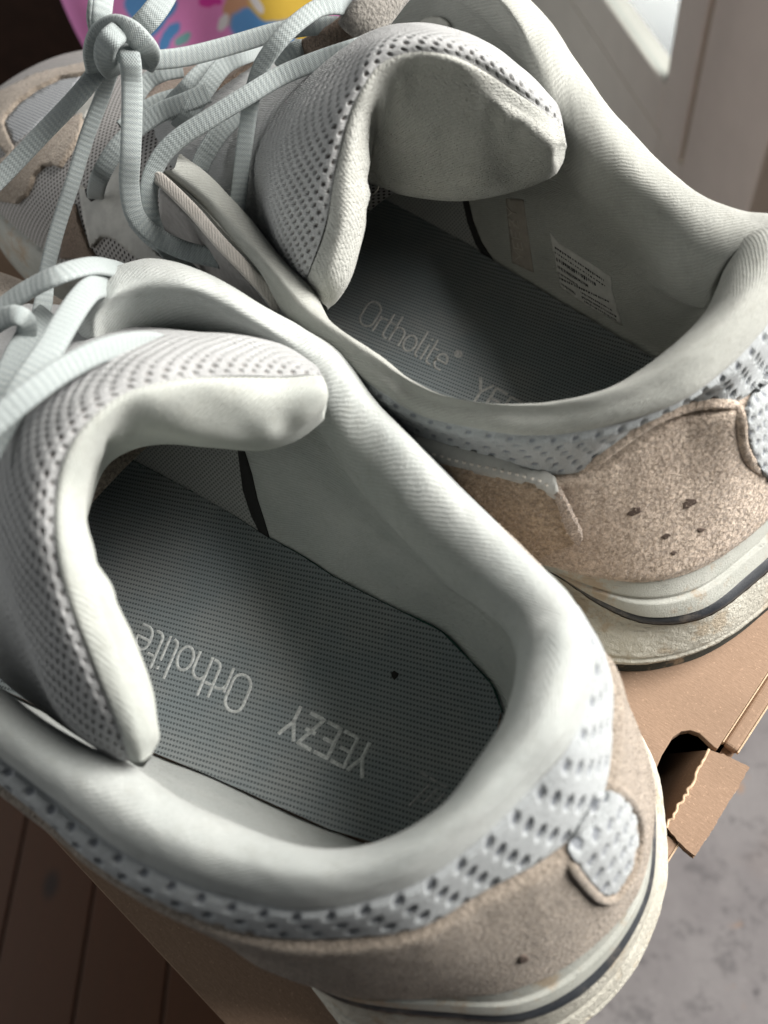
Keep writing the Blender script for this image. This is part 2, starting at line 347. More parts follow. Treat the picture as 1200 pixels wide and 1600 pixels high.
def lettering(txt, a, b, up, bv, mat, parent, hw=.035, off=.012, name='lettering'):
    """txt from photo point a to b along the base line, up = cap height vector; laid on the surface below"""
    a, b, up = np.array(a, float), np.array(b, float), np.array(up, float); tot = sum(GL[c][0] for c in txt); V, Fc = [], []; x0 = 0
    for c in txt:
        for st in GL[c][1]:
            pts = []
            for q in dense(st, .08, False):
                px = a+(b-a)*((x0+q[0])/tot)+up*q[1]; h = hit(bv, *px)
                if h: pts.append((h[0], h[1]))
            if len(pts) < 2: continue
            L = np.array([p[0]+p[1]*off for p in pts]); N = np.array([p[1] for p in pts]); T = np.gradient(L, axis=0); T /= np.linalg.norm(T, axis=1, keepdims=True)
            L[0] -= T[0]*hw*.6; L[-1] += T[-1]*hw*.6
            S = np.cross(N, T); k = len(V); m = len(L)
            for i in range(m): V += [L[i]-S[i]*hw-N[i]*off, L[i]-S[i]*hw*.8, L[i]+S[i]*hw*.8, L[i]+S[i]*hw-N[i]*off]
            for i in range(m-1):
                for j in range(3): Fc.append([k+i*4+j, k+i*4+j+1, k+i*4+5+j, k+i*4+4+j])
        x0 += GL[c][0]
    return mesh_obj(name, V, Fc, mat, parent)

# ------------------------------------------------------------------ shoe body
def rp(lst): return np.array([P(*p) for p in lst])
def body(root, I, L, S, zI, zL, zT, zS, outer, T=None, side=None):
    """I, L, S: photo points of insole edge, inner lip and outer seam at matching stations.
    outer: dict rail -> {station: (px,py,z)}; missing stations are dropped below the seam with the flare of the sole"""
    K = len(S); L_ = np.array([P(x, y, z) for (x, y), z in zip(L, zL)]); S_ = np.array([P(x, y, z) for (x, y), z in zip(S, zS)])
    cen = L_.mean(0); out = S_-L_; out[:, 2] = 0; out /= np.linalg.norm(out, axis=1, keepdims=True)
    I_ = np.array([P(p[0], p[1], zI) if p is not None else (L_[i]+out[i]*.1)*[1, 1, 0]+[0, 0, zI] for i, p in enumerate(I)])
    W_ = I_*.5+L_*.5+out*.45; W_[:, 2] = zI+(L_[:, 2]-zI)*.55
    I2 = I_+out*.25+[0, 0, .5]
    rr = np.linalg.norm((S_-L_)[:, :2], axis=1)
    zt = np.array(zT)
    if T is None: T_ = L_*.48+S_*.52; T_[:, 2] = zt
    else: T_ = np.array([P(p[0], p[1], z) if p is not None else (L_[i]*.48+S_[i]*.52)*[1, 1, 0]+[0, 0, z] for i, (p, z) in enumerate(zip(T, zt))])
    A1 = L_*.62+T_*.38; A1[:, 2] = L_[:, 2]+(T_[:, 2]-L_[:, 2])*.72; A1 -= out*(.05*rr)[:, None]
    A2 = S_*.55+T_*.45; A2[:, 2] = S_[:, 2]+(T_[:, 2]-S_[:, 2])*.72; A2 += out*(.05*rr)[:, None]
    # keep the swelling of the roll within its own lip
    for i in range(K):
        if T is not None and T[i] is not None: continue
        dpx = np.array(L[i], float)-np.array(S[i], float); dpx /= np.linalg.norm(dpx)
        for _ in range(6):
            prof = crv(np.array([L_[i]-[0, 0, .9]+out[i]*.28, L_[i], A1[i], T_[i], A2[i], S_[i]]), np.linspace(1, 5, 30))
            ex = max((QPX(p)-np.array(L[i]))@dpx for p in prof)
            if ex < 1: break
            sh = out[i]*(ex/F*(H-T_[i][2])*1.0); A1[i] += sh; T_[i] += sh*.55; L_[i] += sh*.5
    L0 = L_-[0, 0, .9]+out*.28
    rails = [I_, I2, W_, L0, L_, A1, T_, A2, S_]
    names = ['I', 'I2', 'W', 'L0', 'L', 'A1', 'T', 'A2', 'S']
    flare = {'M': (.35, None), 'B': (1.0, None), 'K': (1.35, None), 'K2': (1.5, None), 'O1': (1.75, None), 'O': (1.85, None), 'G': (1.5, None)}
    for nm in ('M', 'B', 'K', 'K2', 'O1', 'O', 'G'):
        d, zdef = outer[nm]; arr = []
        for i in range(K):
            if i in d: arr.append(P(*(d[i] if len(d[i]) == 3 else (*d[i], zdef))))
            else: arr.append((S_[i]+out[i]*(side[i] if side and i in side else flare[nm][0]))*[1, 1, 0]+[0, 0, zdef])
        arr = np.array(arr)
        rails.append(arr); names.append(nm)
    return np.array(rails), names, out
def band(rails, r0, r1, k0, k1, nr, nk): return loft(rails, np.linspace(r0, r1, nr), np.linspace(k0, k1, nk))
def shoe_parts(root, rails, names, lin_mat, suede_mat, mesh_mat=None, hole_ab=(.19, .12), tw=1):
    ix = {n: i for i, n in enumerate(names)}; K = rails.shape[1]
    k0, k1 = 0, K-1
    sgn = 1 if gnorm(band(rails, ix['T']-.5, ix['T']+.5, k0, k1, 9, K*4))[4, :, 2].mean() > 0 else -1
    out = {}
    G = band(rails, 0, ix['S'], k0, k1, 90, K*12); uv = guv(G); N = gnorm(G)*sgn
    G = G+N*(wob(uv, 1.0, .016, 3)+wob(uv, 3.5, .005, 4))[..., None]
    # the lining rolls under at the seam
    e = np.linspace(0, 1, 90)[:, None]; G[-4:] -= N[-4:]*np.array([.0, .0, .01, .03])[:, None, None]
    out['lining'] = grid_obj('collar_lining', G, lin_mat, root, uv)
    # knitted spacer mesh between seam and suede
    G = band(rails, ix['S'], ix['M']+.35, k0, k1, 60, K*44); uv = guv(G); N = gnorm(G)*sgn
    h = holes(seam_uv(G, 0), *hole_ab, .25, .85); tt = np.linspace(0, 1, 60); edge = (sst(tt, .02, .12)*(1-sst(tt, .68, .76)))[:, None]
    G = G+N*((.11*edge-.075*h*edge-.03)+wob(uv, 2, .02, 9))[..., None]
    out['mesh'] = grid_obj('mesh_quarter', G, MESH, root, uv, (h*edge).ravel())
    # suede heel counter
    G = band(rails, ix['M'], ix['B']+.15, k0, k1, 40, K*20); uv = guv(G); N = gnorm(G)*sgn
    prof = np.interp(np.linspace(0, 1, 40), [0, .03, .08, .92, 1], [-.02, .17, .20, .16, .05])[:, None]
    G = G+N*(prof+wob(uv, 5, .005, 5)+wob(uv, 1.2, .03, 6))[..., None]
    out['suede'] = grid_obj('suede_counter', G, suede_mat, root, uv)
    # midsole with its step line
    G = band(rails, ix['B']-.05, ix['K'], k0, k1, 40, K*12); uv = guv(G); N = gnorm(G)*sgn; tt = np.linspace(0, 1, 40)
    pr = (-.07*np.exp(-((tt-.52)/.03)**2)+.05*sst(tt, .55, .62))[:, None]
    G = G+N*(pr+wob(uv, 1, .012, 8))[..., None]
    out['midsole'] = grid_obj('midsole', G, RUB, root, uv)
    G = band(rails, ix['K'], ix['K2'], k0, k1, 16, K*12); N = gnorm(G)*sgn
    G = G+N*(.10*np.sin(np.linspace(0, math.pi, 16))**.6-.03)[:, None, None]
    out['stripe'] = grid_obj('rubber_stripe', G, BLACK, root)
    G = band(rails, ix['K2'], ix['O'], k0, k1, 60, K*14); uv = guv(G); N = gnorm(G)*sgn; tt = np.linspace(0, 1, 60)
    pr = (-.05*np.exp(-((tt-.5)/.03)**2)-.05*np.exp(-((tt-.78)/.025)**2)+.035*sst(tt, .5, .56)+.03*sst(tt, .8, .86))[:, None]
    G = G+N*(pr+wob(uv, 11, .006, 8)+rng.normal(0, .006, G.shape[:2]))[..., None]
    out['outsole'] = grid_obj('outsole', G, OUT, root, uv)
    G = band(rails, ix['O'], ix['G'], k0, k1, 8, K*10)
    out['tread'] = grid_obj('tread', G, GUM, root)
    return out, sgn
def insole(root, pts, z, uvdir, name='insole'):
    bd = dense([tuple(p[:2]) for p in pts], .35); nb = len(bd); B2 = [tuple(p) for p in bd]; xs = [p[0] for p in B2]; ys = [p[1] for p in B2]; al = list(B2)
    for x in np.arange(min(xs), max(xs), .4):
        for y in np.arange(min(ys), max(ys), .4):
            if inpoly((x, y), B2): al.append((x, y))
    vv, _, fs, _, _, _ = delaunay_2d_cdt([Vector(p) for p in al], [(i, (i+1) % nb) for i in range(nb)], [], 1, .001)
    vv = np.array([[v[0], v[1]] for v in vv]); bdA = np.array(B2)
    d = np.array([np.linalg.norm(bdA-p, axis=1).min() for p in vv])
    V = np.column_stack([vv, z+.18*np.exp(-d/.45)]); ux = np.array(uvdir)/np.linalg.norm(uvdir); uy = np.array([-ux[1], ux[0]])
    o = mesh_obj(name, V, [list(f) for f in fs], INS, root, np.stack([vv@ux, vv@uy], 1))
    return o
def tongue(root, st, toe, matl, matm, hole_ab=(.16, .15)):
    """st: stations, each eight photo points from the outer mesh foot over the top edge to the inside"""
    A = np.array([[P(*p) for p in s] for s in st])          # [K,8,3]
    t3 = np.array([toe[0], toe[1], 0])
    fe = np.clip((len(st)-1-np.arange(len(st)))/3.0, 0, 1)
    foot = A[:, 0]+t3*3.2*fe[:, None]; foot[:, 2] = A[:, 0, 2]+(np.minimum(A[:, 0, 2]-1.2, 8.2)-A[:, 0, 2])*fe; foot2 = A[:, 0]+t3*7*fe[:, None]; foot2[:, 2] = A[:, 0, 2]+(np.minimum(A[:, 0, 2]-2.4, 7.0)-A[:, 0, 2])*fe
    ke = np.clip((K-1-np.arange(K))/3.0, 0, 1)[:, None] if (K := len(st)) else 0
    back = A[:, 7]+(t3*1.6-[0, 0, .25])*ke; back2 = A[:, 7]+(t3*3.5+[0, 0, .2])*ke
    rails = np.concatenate([foot2[None], foot[None], np.swapaxes(A, 0, 1), back[None], back2[None]])  # d is rail 5
    K = len(st); sgn = 1 if gnorm(loft(rails, np.linspace(4.5, 5.5, 9), np.linspace(0, K-1, K*4)))[4, :, 2].mean() > 0 else -1
    tg = bpy.data.objects.new('tongue', None); C.objects.link(tg); tg.parent = root; tg.location = Vector(A[:, 3].mean(0))*CM-root.location
    G = loft(rails, np.concatenate([np.linspace(0, 2, 40), np.linspace(2, 5, 130)[1:]]), np.linspace(0, K-1, K*40)); uv = guv(G); N = gnorm(G)*sgn
    h = holes(seam_uv(G, -1), *hole_ab, .2, .75); e = np.concatenate([np.full(39, .25), np.interp(np.linspace(0, 1, 130), [0, .35, .9, 1], [.3, 1, 1, 0])])[:, None]
    kk = np.linspace(0, K-1, K*40); ef = (sst(kk, 0, .8)*(1-sst(kk, K-1.9, K-1.1)))[None]
    G = G+N*(((-.085*h+.03)*e+wob(uv, 1.5, .02, 2))*ef)[..., None]
    grid_obj('tongue_mesh', G, matm, tg, uv, (h*e).ravel())
    G = loft(rails, np.linspace(5, 11, 110), np.linspace(0, K-1, K*16)); uv = guv(G); N = gnorm(G)*sgn; r = np.linspace(5, 11, 110)
    puck = (np.exp(-((r-7.2)/.5)**2)[:, None])*(np.sin(uv[..., 0]*4.2+np.sin(uv[..., 0]*1.7)*2))*.035
    kk = np.linspace(0, K-1, K*16); ef = (sst(kk, 0, .8)*(1-sst(kk, K-1.9, K-1.1)))[None]
    G = G+N*((puck+wob(uv, 1.2, .03, 12)+(.04*sst(r, 5, 5.25))[:, None])*ef)[..., None]
    G[0] -= N[0]*.03
    grid_obj('tongue_lining', G, matl, tg, uv)
    return tg, rails
def vamp(root, o, t, a_end, w, zr, z0, suede):
    """toe box: dome over the sole, o = front of the opening, t = toe direction"""
    t = np.array(t)/np.linalg.norm(t); n = np.array([t[1], -t[0]]) if t[1] > 0 else np.array([-t[1], t[0]]); n = -n if n[1] < 0 else n
    aa = np.linspace(-3, 1, 50); a = np.concatenate([np.linspace(-2.5, a_end*.45, 30), a_end*.45+(a_end*.55)*np.sin(np.linspace(0, math.pi/2, 40))[1:]])
    ww = w*np.interp(a, [-2.5, a_end*.45], [.93, 1]); x = np.clip((a-a_end*.45)/(a_end*.55), 0, 1); ww = ww*np.sqrt(np.maximum(1-x**2.4, 1e-4))
    zz = np.interp(a, zr[0], zr[1]); zz = z0+(zz-z0)*np.maximum(1-x**5, 0.02)
    th = np.linspace(0, math.pi, 60)
    G = np.zeros((len(th), len(a), 3))
    for j in range(len(a)):
        b = -np.cos(th)*ww[j]; z = z0+(zz[j]-z0)*np.sin(th)**.75
        c = np.array(o)[None]+t[None]*a[j]+n[None]*b[:, None]; G[:, j, :2] = c; G[:, j, 2] = z
    d = grid_obj('toe_box', G, suede, root)
    # sole under the toe
    outl = []
    for sg, js in ((-1, range(len(a))), (1, range(len(a)-1, -1, -1))):
        for j in js: outl.append(np.array(o)+t*(a[j]+(.5 if j > 60 else 0))+n*sg*(ww[j]+.55))
    outl = np.array(outl); cen = outl.mean(0); rows = []
    for f, z in ((.97, 0.05), (1.0, .5), (1.0, 1.3), (.985, 1.6), (.985, 2.2), (.96, z0), (.93, z0+.25), (.85, z0+.3)):
        p = cen+(outl-cen)*f; rows.append(np.column_stack([p, np.full(len(p), z)]))
    G2 = np.array(rows); G2 = np.concatenate([G2, G2[:, :1]], 1)
    grid_obj('toe_sole', G2, RUB, root)
    return d

# ------------------------------------------------------------------ cardboard box
BC = np.array([-1.77, -2.9, 0]); e1 = np.array([-.765, .644, 0]); e2 = np.array([.63, .776, 0]); e1 /= np.linalg.norm(e1); e2 -= e1*(e1@e2); e2 /= np.linalg.norm(e2); ez = np.array([0, 0, 1.0])
BL, BW, BH = 40.0, 25.0, 13.0
def bp(a, b, z=0): return BC+e1*a+e2*b+ez*z
def bloc(px): q = P(px[0], px[1], 0)-BC; return q@e1, q@e2
bx = empty('cardboard_box', bp(BL/2, BW/2, -BH), 'plain brown cardboard shoebox under the two sneakers, its end tab sticking out', 'box')
slot = [bloc(p) for p in ((1041, 1294), (1018, 1218), (1035, 1178), (1051, 1152), (1064, 1143), (1078, 1141), (1093, 1146), (1113, 1165), (1139, 1172))]
s_b0, s_b1 = min(p[1] for p in slot[:2])-1.2, slot[-2][1]; s_b0 = bloc((1046, 1300))[1]
sl_d = max(p[0] for p in slot)
def lid_sheet():
    stp = .45                                              # inner fold line of the end
    sl = [(stp, s_b0)]+[(p[0], max(p[1], s_b0)) for p in slot[1:-1]]+[(stp, s_b1)]
    outer = [(stp, .02)]+sl+[(stp, BW), (BL, BW), (BL, .02)]
    n = len(outer); vv, _, fs, _, _, _ = delaunay_2d_cdt([Vector(p) for p in outer], [(i, (i+1) % n) for i in range(n)], [], 1, .001)
    V = [bp(v[0], v[1], 0) for v in vv]+[bp(v[0], v[1], -.28) for v in vv]; m = len(vv)
    F_ = [list(f) for f in fs]+[[i+m for i in reversed(f)] for f in fs]; cnt = {}
    for f in fs:
        f = list(f)
        for a, b in zip(f, f[1:]+f[:1]): cnt[(a, b)] = 1
    F_ += [[b, a, a+m, b+m] for (a, b) in cnt if (b, a) not in cnt]
    o = mesh_obj('lid', V, F_, CARD, bx, smooth=False); m_ = o.modifiers.new('bevel', 'BEVEL'); m_.width = .0006; m_.segments = 2; m_.limit_method = 'ANGLE'
lid_sheet()
for b0, b1 in ((.0, s_b0-.05), (s_b1+.25, BW)):
    box('lid_fold', bp(.0, b0, -.34), e1*.40, e2*(b1-b0), ez*.30, CARD, bx, .1)
    box('fold_edge', bp(.405, b0, -.2), e1*.04, e2*(b1-b0), ez*.212, CARDE, bx, .012)
    box('rim_edge', bp(-.03, b0, -.2), e1*.05, e2*(b1-b0), ez*.15, CARDE, bx, .02)
box('bottom_panel', bp(.05, .0, -BH+.0), e1*(BL-.05), e2*BW, ez*.25, CARD, bx)
box('side_panel', bp(.05, .0, -BH+.26), e1*.3, e2*BW, ez*(BH-.62), CARD, bx)
box('side_panel', bp(BL-.3, .0, -BH+.26), e1*.3, e2*BW, ez*(BH-.55), CARD, bx)
box('side_panel', bp(.36, .0, -BH+.26), e1*(BL-.7), e2*.3, ez*(BH-.55), CARD, bx)
box('side_panel', bp(.36, BW-.3, -BH+.26), e1*(BL-.7), e2*.3, ez*(BH-.55), CARD, bx)
def torn_slab(name, poly, z0, th, mat, slope=0):
    bd = dense(poly, .09); r = np.random.default_rng(3); bd = [p+r.normal(0, .009, 2) for p in bd]; n = len(bd)
    vv, _, fs, _, _, _ = delaunay_2d_cdt([Vector(p) for p in bd], [(i, (i+1) % n) for i in range(n)], [], 1, .0005); m = len(vv)
    V = [bp(v[0], v[1], z0+slope*v[0]) for v in vv]+[bp(v[0], v[1], z0-th+slope*v[0]) for v in vv]; F_ = [list(f) for f in fs]+[[i+m for i in reversed(f)] for f in fs]; cnt = {}
    for f in fs:
        f = list(f)
        for a, b in zip(f, f[1:]+f[:1]): cnt[(a, b)] = 1
    F_ += [[b, a, a+m, b+m] for (a, b) in cnt if (b, a) not in cnt]
    return mesh_obj(name, V, F_, mat, bx, smooth=False)
tp = [bloc(p) for p in ((1107, 1172), (1140, 1184), (1171, 1200), (1130, 1268), (1086, 1339), (1062, 1318), (1041, 1294), (1075, 1233))]
torn_slab('tab', tp, .06, .10, CARD); 
tc = np.mean(tp, 0); tp2 = [tuple(tc+(np.array(p)-tc)*.985) for p in tp]
ribbon('torn_edge', [bp(*tp[0], .05)]+[bp(*(np.array(tp[0])+(np.array(tp[-2])-tp[0])*f+np.array([rng.normal(0, .028), 0])), .06+rng.normal(0, .015)) for f in np.linspace(.05, .96, 24)]+[bp(*tp[-2], .05)], .07, CARDE, bx, thick=.10, ns=8)
torn_slab('tab_core', tp2, -.045, .13, CARDE); torn_slab('tab_liner', [tuple(tc+(np.array(p)-tc)*1.0) for p in tp], -.18, .09, CARD)
# flap of the tab going down into the slot
q0, q1 = tp[0], tp[-2]
V = [bp(q0[0], q0[1], .0), bp(q1[0], q1[1], .0), bp(q1[0]+1.0, q1[1], -2.4), bp(q0[0]+1.0, q0[1], -2.4)]; V += [v-e1*.25 for v in V]
mesh_obj('tab_side', V, [[0,1,2,3],[7,6,5,4],[0,4,5,1],[3,2,6,7],[1,5,6,2],[0,3,7,4]], CARD, bx, smooth=False)

# ------------------------------------------------------------------ sneaker in front (lower left of the pair)
def zl(n, pts): return np.interp(np.arange(n), [p[0] for p in pts], [p[1] for p in pts])
LA = [(-120,985),(0,1072),(60,1118),(145,1168),(200,1192),(290,1250),(400,1300),(500,1325),(600,1312),(680,1268),(740,1200),(785,1130),(805,1064),(806,1022),(790,984),(746,947),(700,910),(650,862),(600,805),(555,755),(515,698),(495,665),(450,610),(380,560),(310,525),(250,515),(205,520),(172,535),(150,548),(132,535),(120,518)]
SA = [(-190,1050),(-60,1136),(0,1186),(80,1248),(145,1300),(245,1362),(370,1406),(500,1424),(630,1392),(740,1322),(825,1240),(890,1165),(925,1070),(926,1010),(893,941),(834,882),(776,825),(710,760),(645,690),(595,640),(555,580),(522,550),(474,520),(424,492),(349,448),(295,426),(240,417),(195,426),(172,440),(142,458),(122,480)]
IA = [(-60,1050),(60,1105),(130,1135),(190,1160),(245,1180),(330,1215),(430,1260),(520,1300),(595,1322),(680,1305),(735,1245),(768,1175),(783,1115),(768,1075),(738,1042),(690,992),(620,957),(560,927),(520,905),(470,872),(420,845),(350,800),(280,762),(230,735),(190,715),(150,692),(110,670),(70,650),(30,625),(10,600),(0,580)]
n = len(SA)
zTA = zl(n, [(0,8.6),(3,8.0),(6,8.3),(9,9.0),(11,9.4),(13,9.3),(16,8.5),(19,8.2),(22,9.0),(25,9.9),(28,10.0),(29,9.8),(30,9.3)])
zLA = zTA-zl(n, [(0,1.2),(20,1.2),(23,1.6),(28,1.4)]); zSA = zTA-zl(n, [(0,.8),(13,.75),(15,1.2),(22,1.1),(24,.9),(28,.9)])
TA = [None]*n
for i, p in {16:(752,838),17:(688,775),18:(630,708),19:(582,655),20:(545,600),21:(515,566),22:(468,540),23:(415,510),24:(343,466),25:(290,444),26:(240,436),27:(200,446),28:(176,458),29:(150,474),30:(126,488),15:(812,896),14:(862,950)}.items(): TA[i] = p
outA = {'M': ({0:(-200,1075,6.6),1:(-64,1165,6.6),2:(0,1218,6.6),3:(82,1285,6.6),4:(148,1342,6.6),5:(248,1402,6.6),6:(374,1450,6.6),7:(505,1466,6.6),8:(645,1452,6.8),9:(752,1395,7),10:(858,1340,7.0),11:(936,1258,6.9),12:(955,1120,6.9),13:(948,1042,6.6)}, 6.3),
 'B': ({2:(8,1230,3.9),3:(95,1300,3.8),4:(168,1358,3.7),5:(275,1425,3.6),6:(415,1500,3.6),7:(538,1540,3.6),8:(682,1542,3.6),9:(805,1530,3.6),10:(908,1476,3.6),11:(984,1385,3.6),12:(1008,1265,3.6),13:(998,1185,3.6)}, 3.6),
 'K': ({5:(285,1432,2.7),6:(425,1512,2.7),7:(548,1560,2.6),8:(692,1577,2.6),9:(823,1576,2.6),10:(930,1512,2.6),11:(1003,1398,2.6),12:(1017,1275,2.6),13:(1004,1192,2.6)}, 2.6),
 'K2': ({6:(430,1518,2.3),7:(553,1572,2.2),8:(697,1592,2.2),9:(832,1592,2.2),10:(942,1524,2.2),11:(1013,1402,2.2),12:(1022,1275,2.2),13:(1007,1190,2.2)}, 2.2),
 'O1': ({7:(562,1600,1.3),8:(704,1622,1.3),9:(848,1610,1.3),10:(962,1524,1.3),11:(1024,1394,1.3),12:(1027,1265,1.3),13:(1011,1186,1.3)}, 1.3),
 'O': ({7:(565,1622,.5),8:(706,1642,.5),9:(853,1622,.5),10:(972,1522,.5),11:(1030,1388,.5),12:(1029,1258,.5),13:(1012,1184,.5)}, .5), 'G': ({}, .04)}
for nm in ('B','K','K2','O1','O'):
    for i in range(0, 6): outA[nm][0].pop(i, None)
for nm in ('K','K2'): outA[nm][0].pop(6, None)
sA = empty('sneaker', P(500, 1100, .04), 'pale grey sneaker in front, nearest the camera, with its whole dark insole showing', 'sneaker', 'pair of worn grey sneakers')
rA, names, _ = body(sA, IA, LA, SA, 3.2, zLA, zTA, zSA, outA, TA, {0:.15,1:.15,2:.15,3:.15,4:.2,5:.3,6:.6})
pA, sgA = shoe_parts(sA, rA, names, LIN, SUEDE2, hole_ab=(.30, .34))
tA = np.array([-.82, .57]); tA /= np.linalg.norm(tA)
insole(sA, [p for p in rA[0]]+[rA[0][-1]+[tA[0]*8, tA[1]*8, 0], rA[0][0]+[tA[0]*8, tA[1]*8, 0]], 3.22, (-.95, .31))
bvInA = bvh_of([o for o in sA.children if o.name.startswith('insole')])
lettering('Ortholite*', (398, 1062), (206, 965), (-24, 57), bvInA, PRINT, sA, .040)
lettering('YEEZY', (588, 1168), (452, 1096), (-22, 46), bvInA, PRINT, sA, .048)
GL['#'] = (.9, [[(.0, .0), (.12, .42)], [(.22, .0), (.42, .7)], [(.46, .0), (.74, 1)], [(.02, -.25), (.2, -.25)], [(.3, -.25), (.5, -.25)], [(.6, -.25), (.78, -.25)]])
lettering('#', (694, 1240), (648, 1214), (-16, 40), bvInA, m_print((.17, .18, .178), (.30, .305, .30)), sA, .030)
stA = [[(150,1170,6.5),(172,1183,7.3),(188,1188,7.8),(203,1190,8),(222,1190,8.1),(236,1180,7.8),(232,1188,6.8),(212,1196,6)],
 [(85,1120,7),(112,1138,8),(150,1135,8.6),(186,1138,8.8),(215,1135,8.8),(245,1130,8.3),(235,1150,7),(200,1165,6)],
 [(40,1040,7.6),(62,1050,8.8),(105,1045,9.6),(148,1055,9.7),(190,1048,9.6),(226,1050,9),(215,1080,7.6),(180,1110,6)],
 [(5,940,8.2),(28,940,9.6),(70,940,10.5),(108,945,10.6),(150,935,10.4),(188,965,9.7),(178,1000,8),(150,1040,6)],
 [(-15,850,8.8),(5,840,10.2),(45,840,11.2),(86,845,11.3),(118,850,11),(143,870,10.2),(140,910,8.5),(115,950,6)],
 [(-20,760,9.2),(0,750,10.6),(45,755,11.7),(88,765,11.7),(115,780,11.3),(133,790,10.5),(130,830,8.8),(105,870,6.5)],
 [(-5,680,9.5),(12,675,10.9),(60,690,12),(102,712,12),(125,735,11.5),(140,740,10.7),(140,780,9),(120,820,7)],
 [(40,610,9.7),(55,615,11.1),(95,645,12.2),(132,665,12.2),(148,690,11.7),(158,702,10.9),(160,720,9.2),(150,740,7.5)],
 [(105,560,9.8),(115,570,11.2),(148,605,12.2),(185,620,12.2),(190,650,11.7),(190,677,10.8),(195,690,9.4),(190,705,8)],
 [(185,530,9.8),(190,538,11),(215,570,12),(240,600,12),(245,635,11.6),(247,668,10.7),(250,682,9.5),(250,690,8.2)],
 [(270,520,9.5),(275,525,10.7),(290,555,11.6),(305,590,11.6),(310,625,11.2),(312,672,10.4),(318,690,9.4),(325,697,8.2)],
 [(350,525,9.2),(355,525,10.3),(365,555,11.1),(375,587,11.1),(380,625,10.8),(385,670,10),(390,695,9.2),(398,702,8.2)],
 [(420,537,8.9),(425,537,9.8),(430,562,10.5),(435,588,10.5),(440,620,10.3),(445,655,9.7),(448,683,9),(450,688,8.2)],
 [(478,565,8.5),(484,568,9.2),(489,575,9.8),(493,586,10),(499,606,10),(503,628,9.7),(501,648,9.3),(494,660,8.6)],
 [(495,581.32,8.67),(498,583.3,9.132),(500.5,587.92,9.528),(502.5,595.18,9.66),(505.5,608.38,9.66),(507.5,622.9,9.462),(506.5,636.1,9.198),(503,644.02,8.736)],
 [(512,613,9),(512,613,9),(512,613,9),(512,613,9),(512,613,9),(512,613,9),(512,613,9),(512,613,9)]]
tongue(sA, stA, tA, LIN2, TMESH, (.16, .15))
vamp(sA, (-11.4, 15.0), tA, 12, 4.7, ([-2, 0, 3, 8, 12], [5.0, 6.0, 6.6, 6.2, 5.5]), 2.8, SUEDE2)

# ------------------------------------------------------------------ sneaker behind (upper right of the pair)
LB = [(292,258),(345,300),(395,356),(450,422),(492,462),(532,522),(600,556),(650,594),(705,621),(775,631),(850,630),(925,615),(990,581),(1050,536),(1095,490),(1118,455),(1129,420),(1128,425),(1118,442),(1100,450),(1050,425),(1000,370),(950,330),(910,295),(880,255),(840,175),(810,90),(770,40),(730,5),(685,-30),(630,-70)]
SB = [(250,283),(300,325),(350,380),(405,435),(445,495),(500,548),(598,616),(642,643),(695,662),(775,677),(852,681),(935,671),(1010,650),(1085,615),(1150,565),(1205,500),(1240,440),(1243,395),(1215,352),(1160,343),(1105,322),(1050,280),(1000,230),(950,175),(900,105),(860,45),(815,0),(770,-50),(720,-90),(660,-130),(590,-165)]
IB = [None]*18+[(1040,580),(1003,557),(960,531),(915,503),(860,470),(800,433),(740,395),(690,366),(640,338),(600,315),(560,290),(520,262),(480,235)]
TB = [None]*31
for i, p in {0:(272,263),1:(328,306),2:(380,360),3:(436,428),4:(474,470),18:(1192,362),19:(1145,358),20:(1090,338),21:(1036,298),22:(985,248),23:(935,194),24:(884,122),25:(842,60),26:(798,10),27:(752,-38),28:(705,-76),29:(645,-116),30:(576,-150)}.items(): TB[i] = p
n = 31
zTB = zl(n, [(0,9.6),(4,8.9),(7,8.4),(10,8.6),(13,9.3),(16,9.7),(18,9.6),(21,8.9),(24,8.9),(26,9.6),(28,10.2),(30,10.4)])
zLB = zTB-zl(n, [(0,1.0),(4,1.2),(17,1.2),(24,1.2),(28,1.2)]); zSB = zTB-zl(n, [(0,.6),(4,.7),(16,.75),(18,1.0),(28,1.2)])
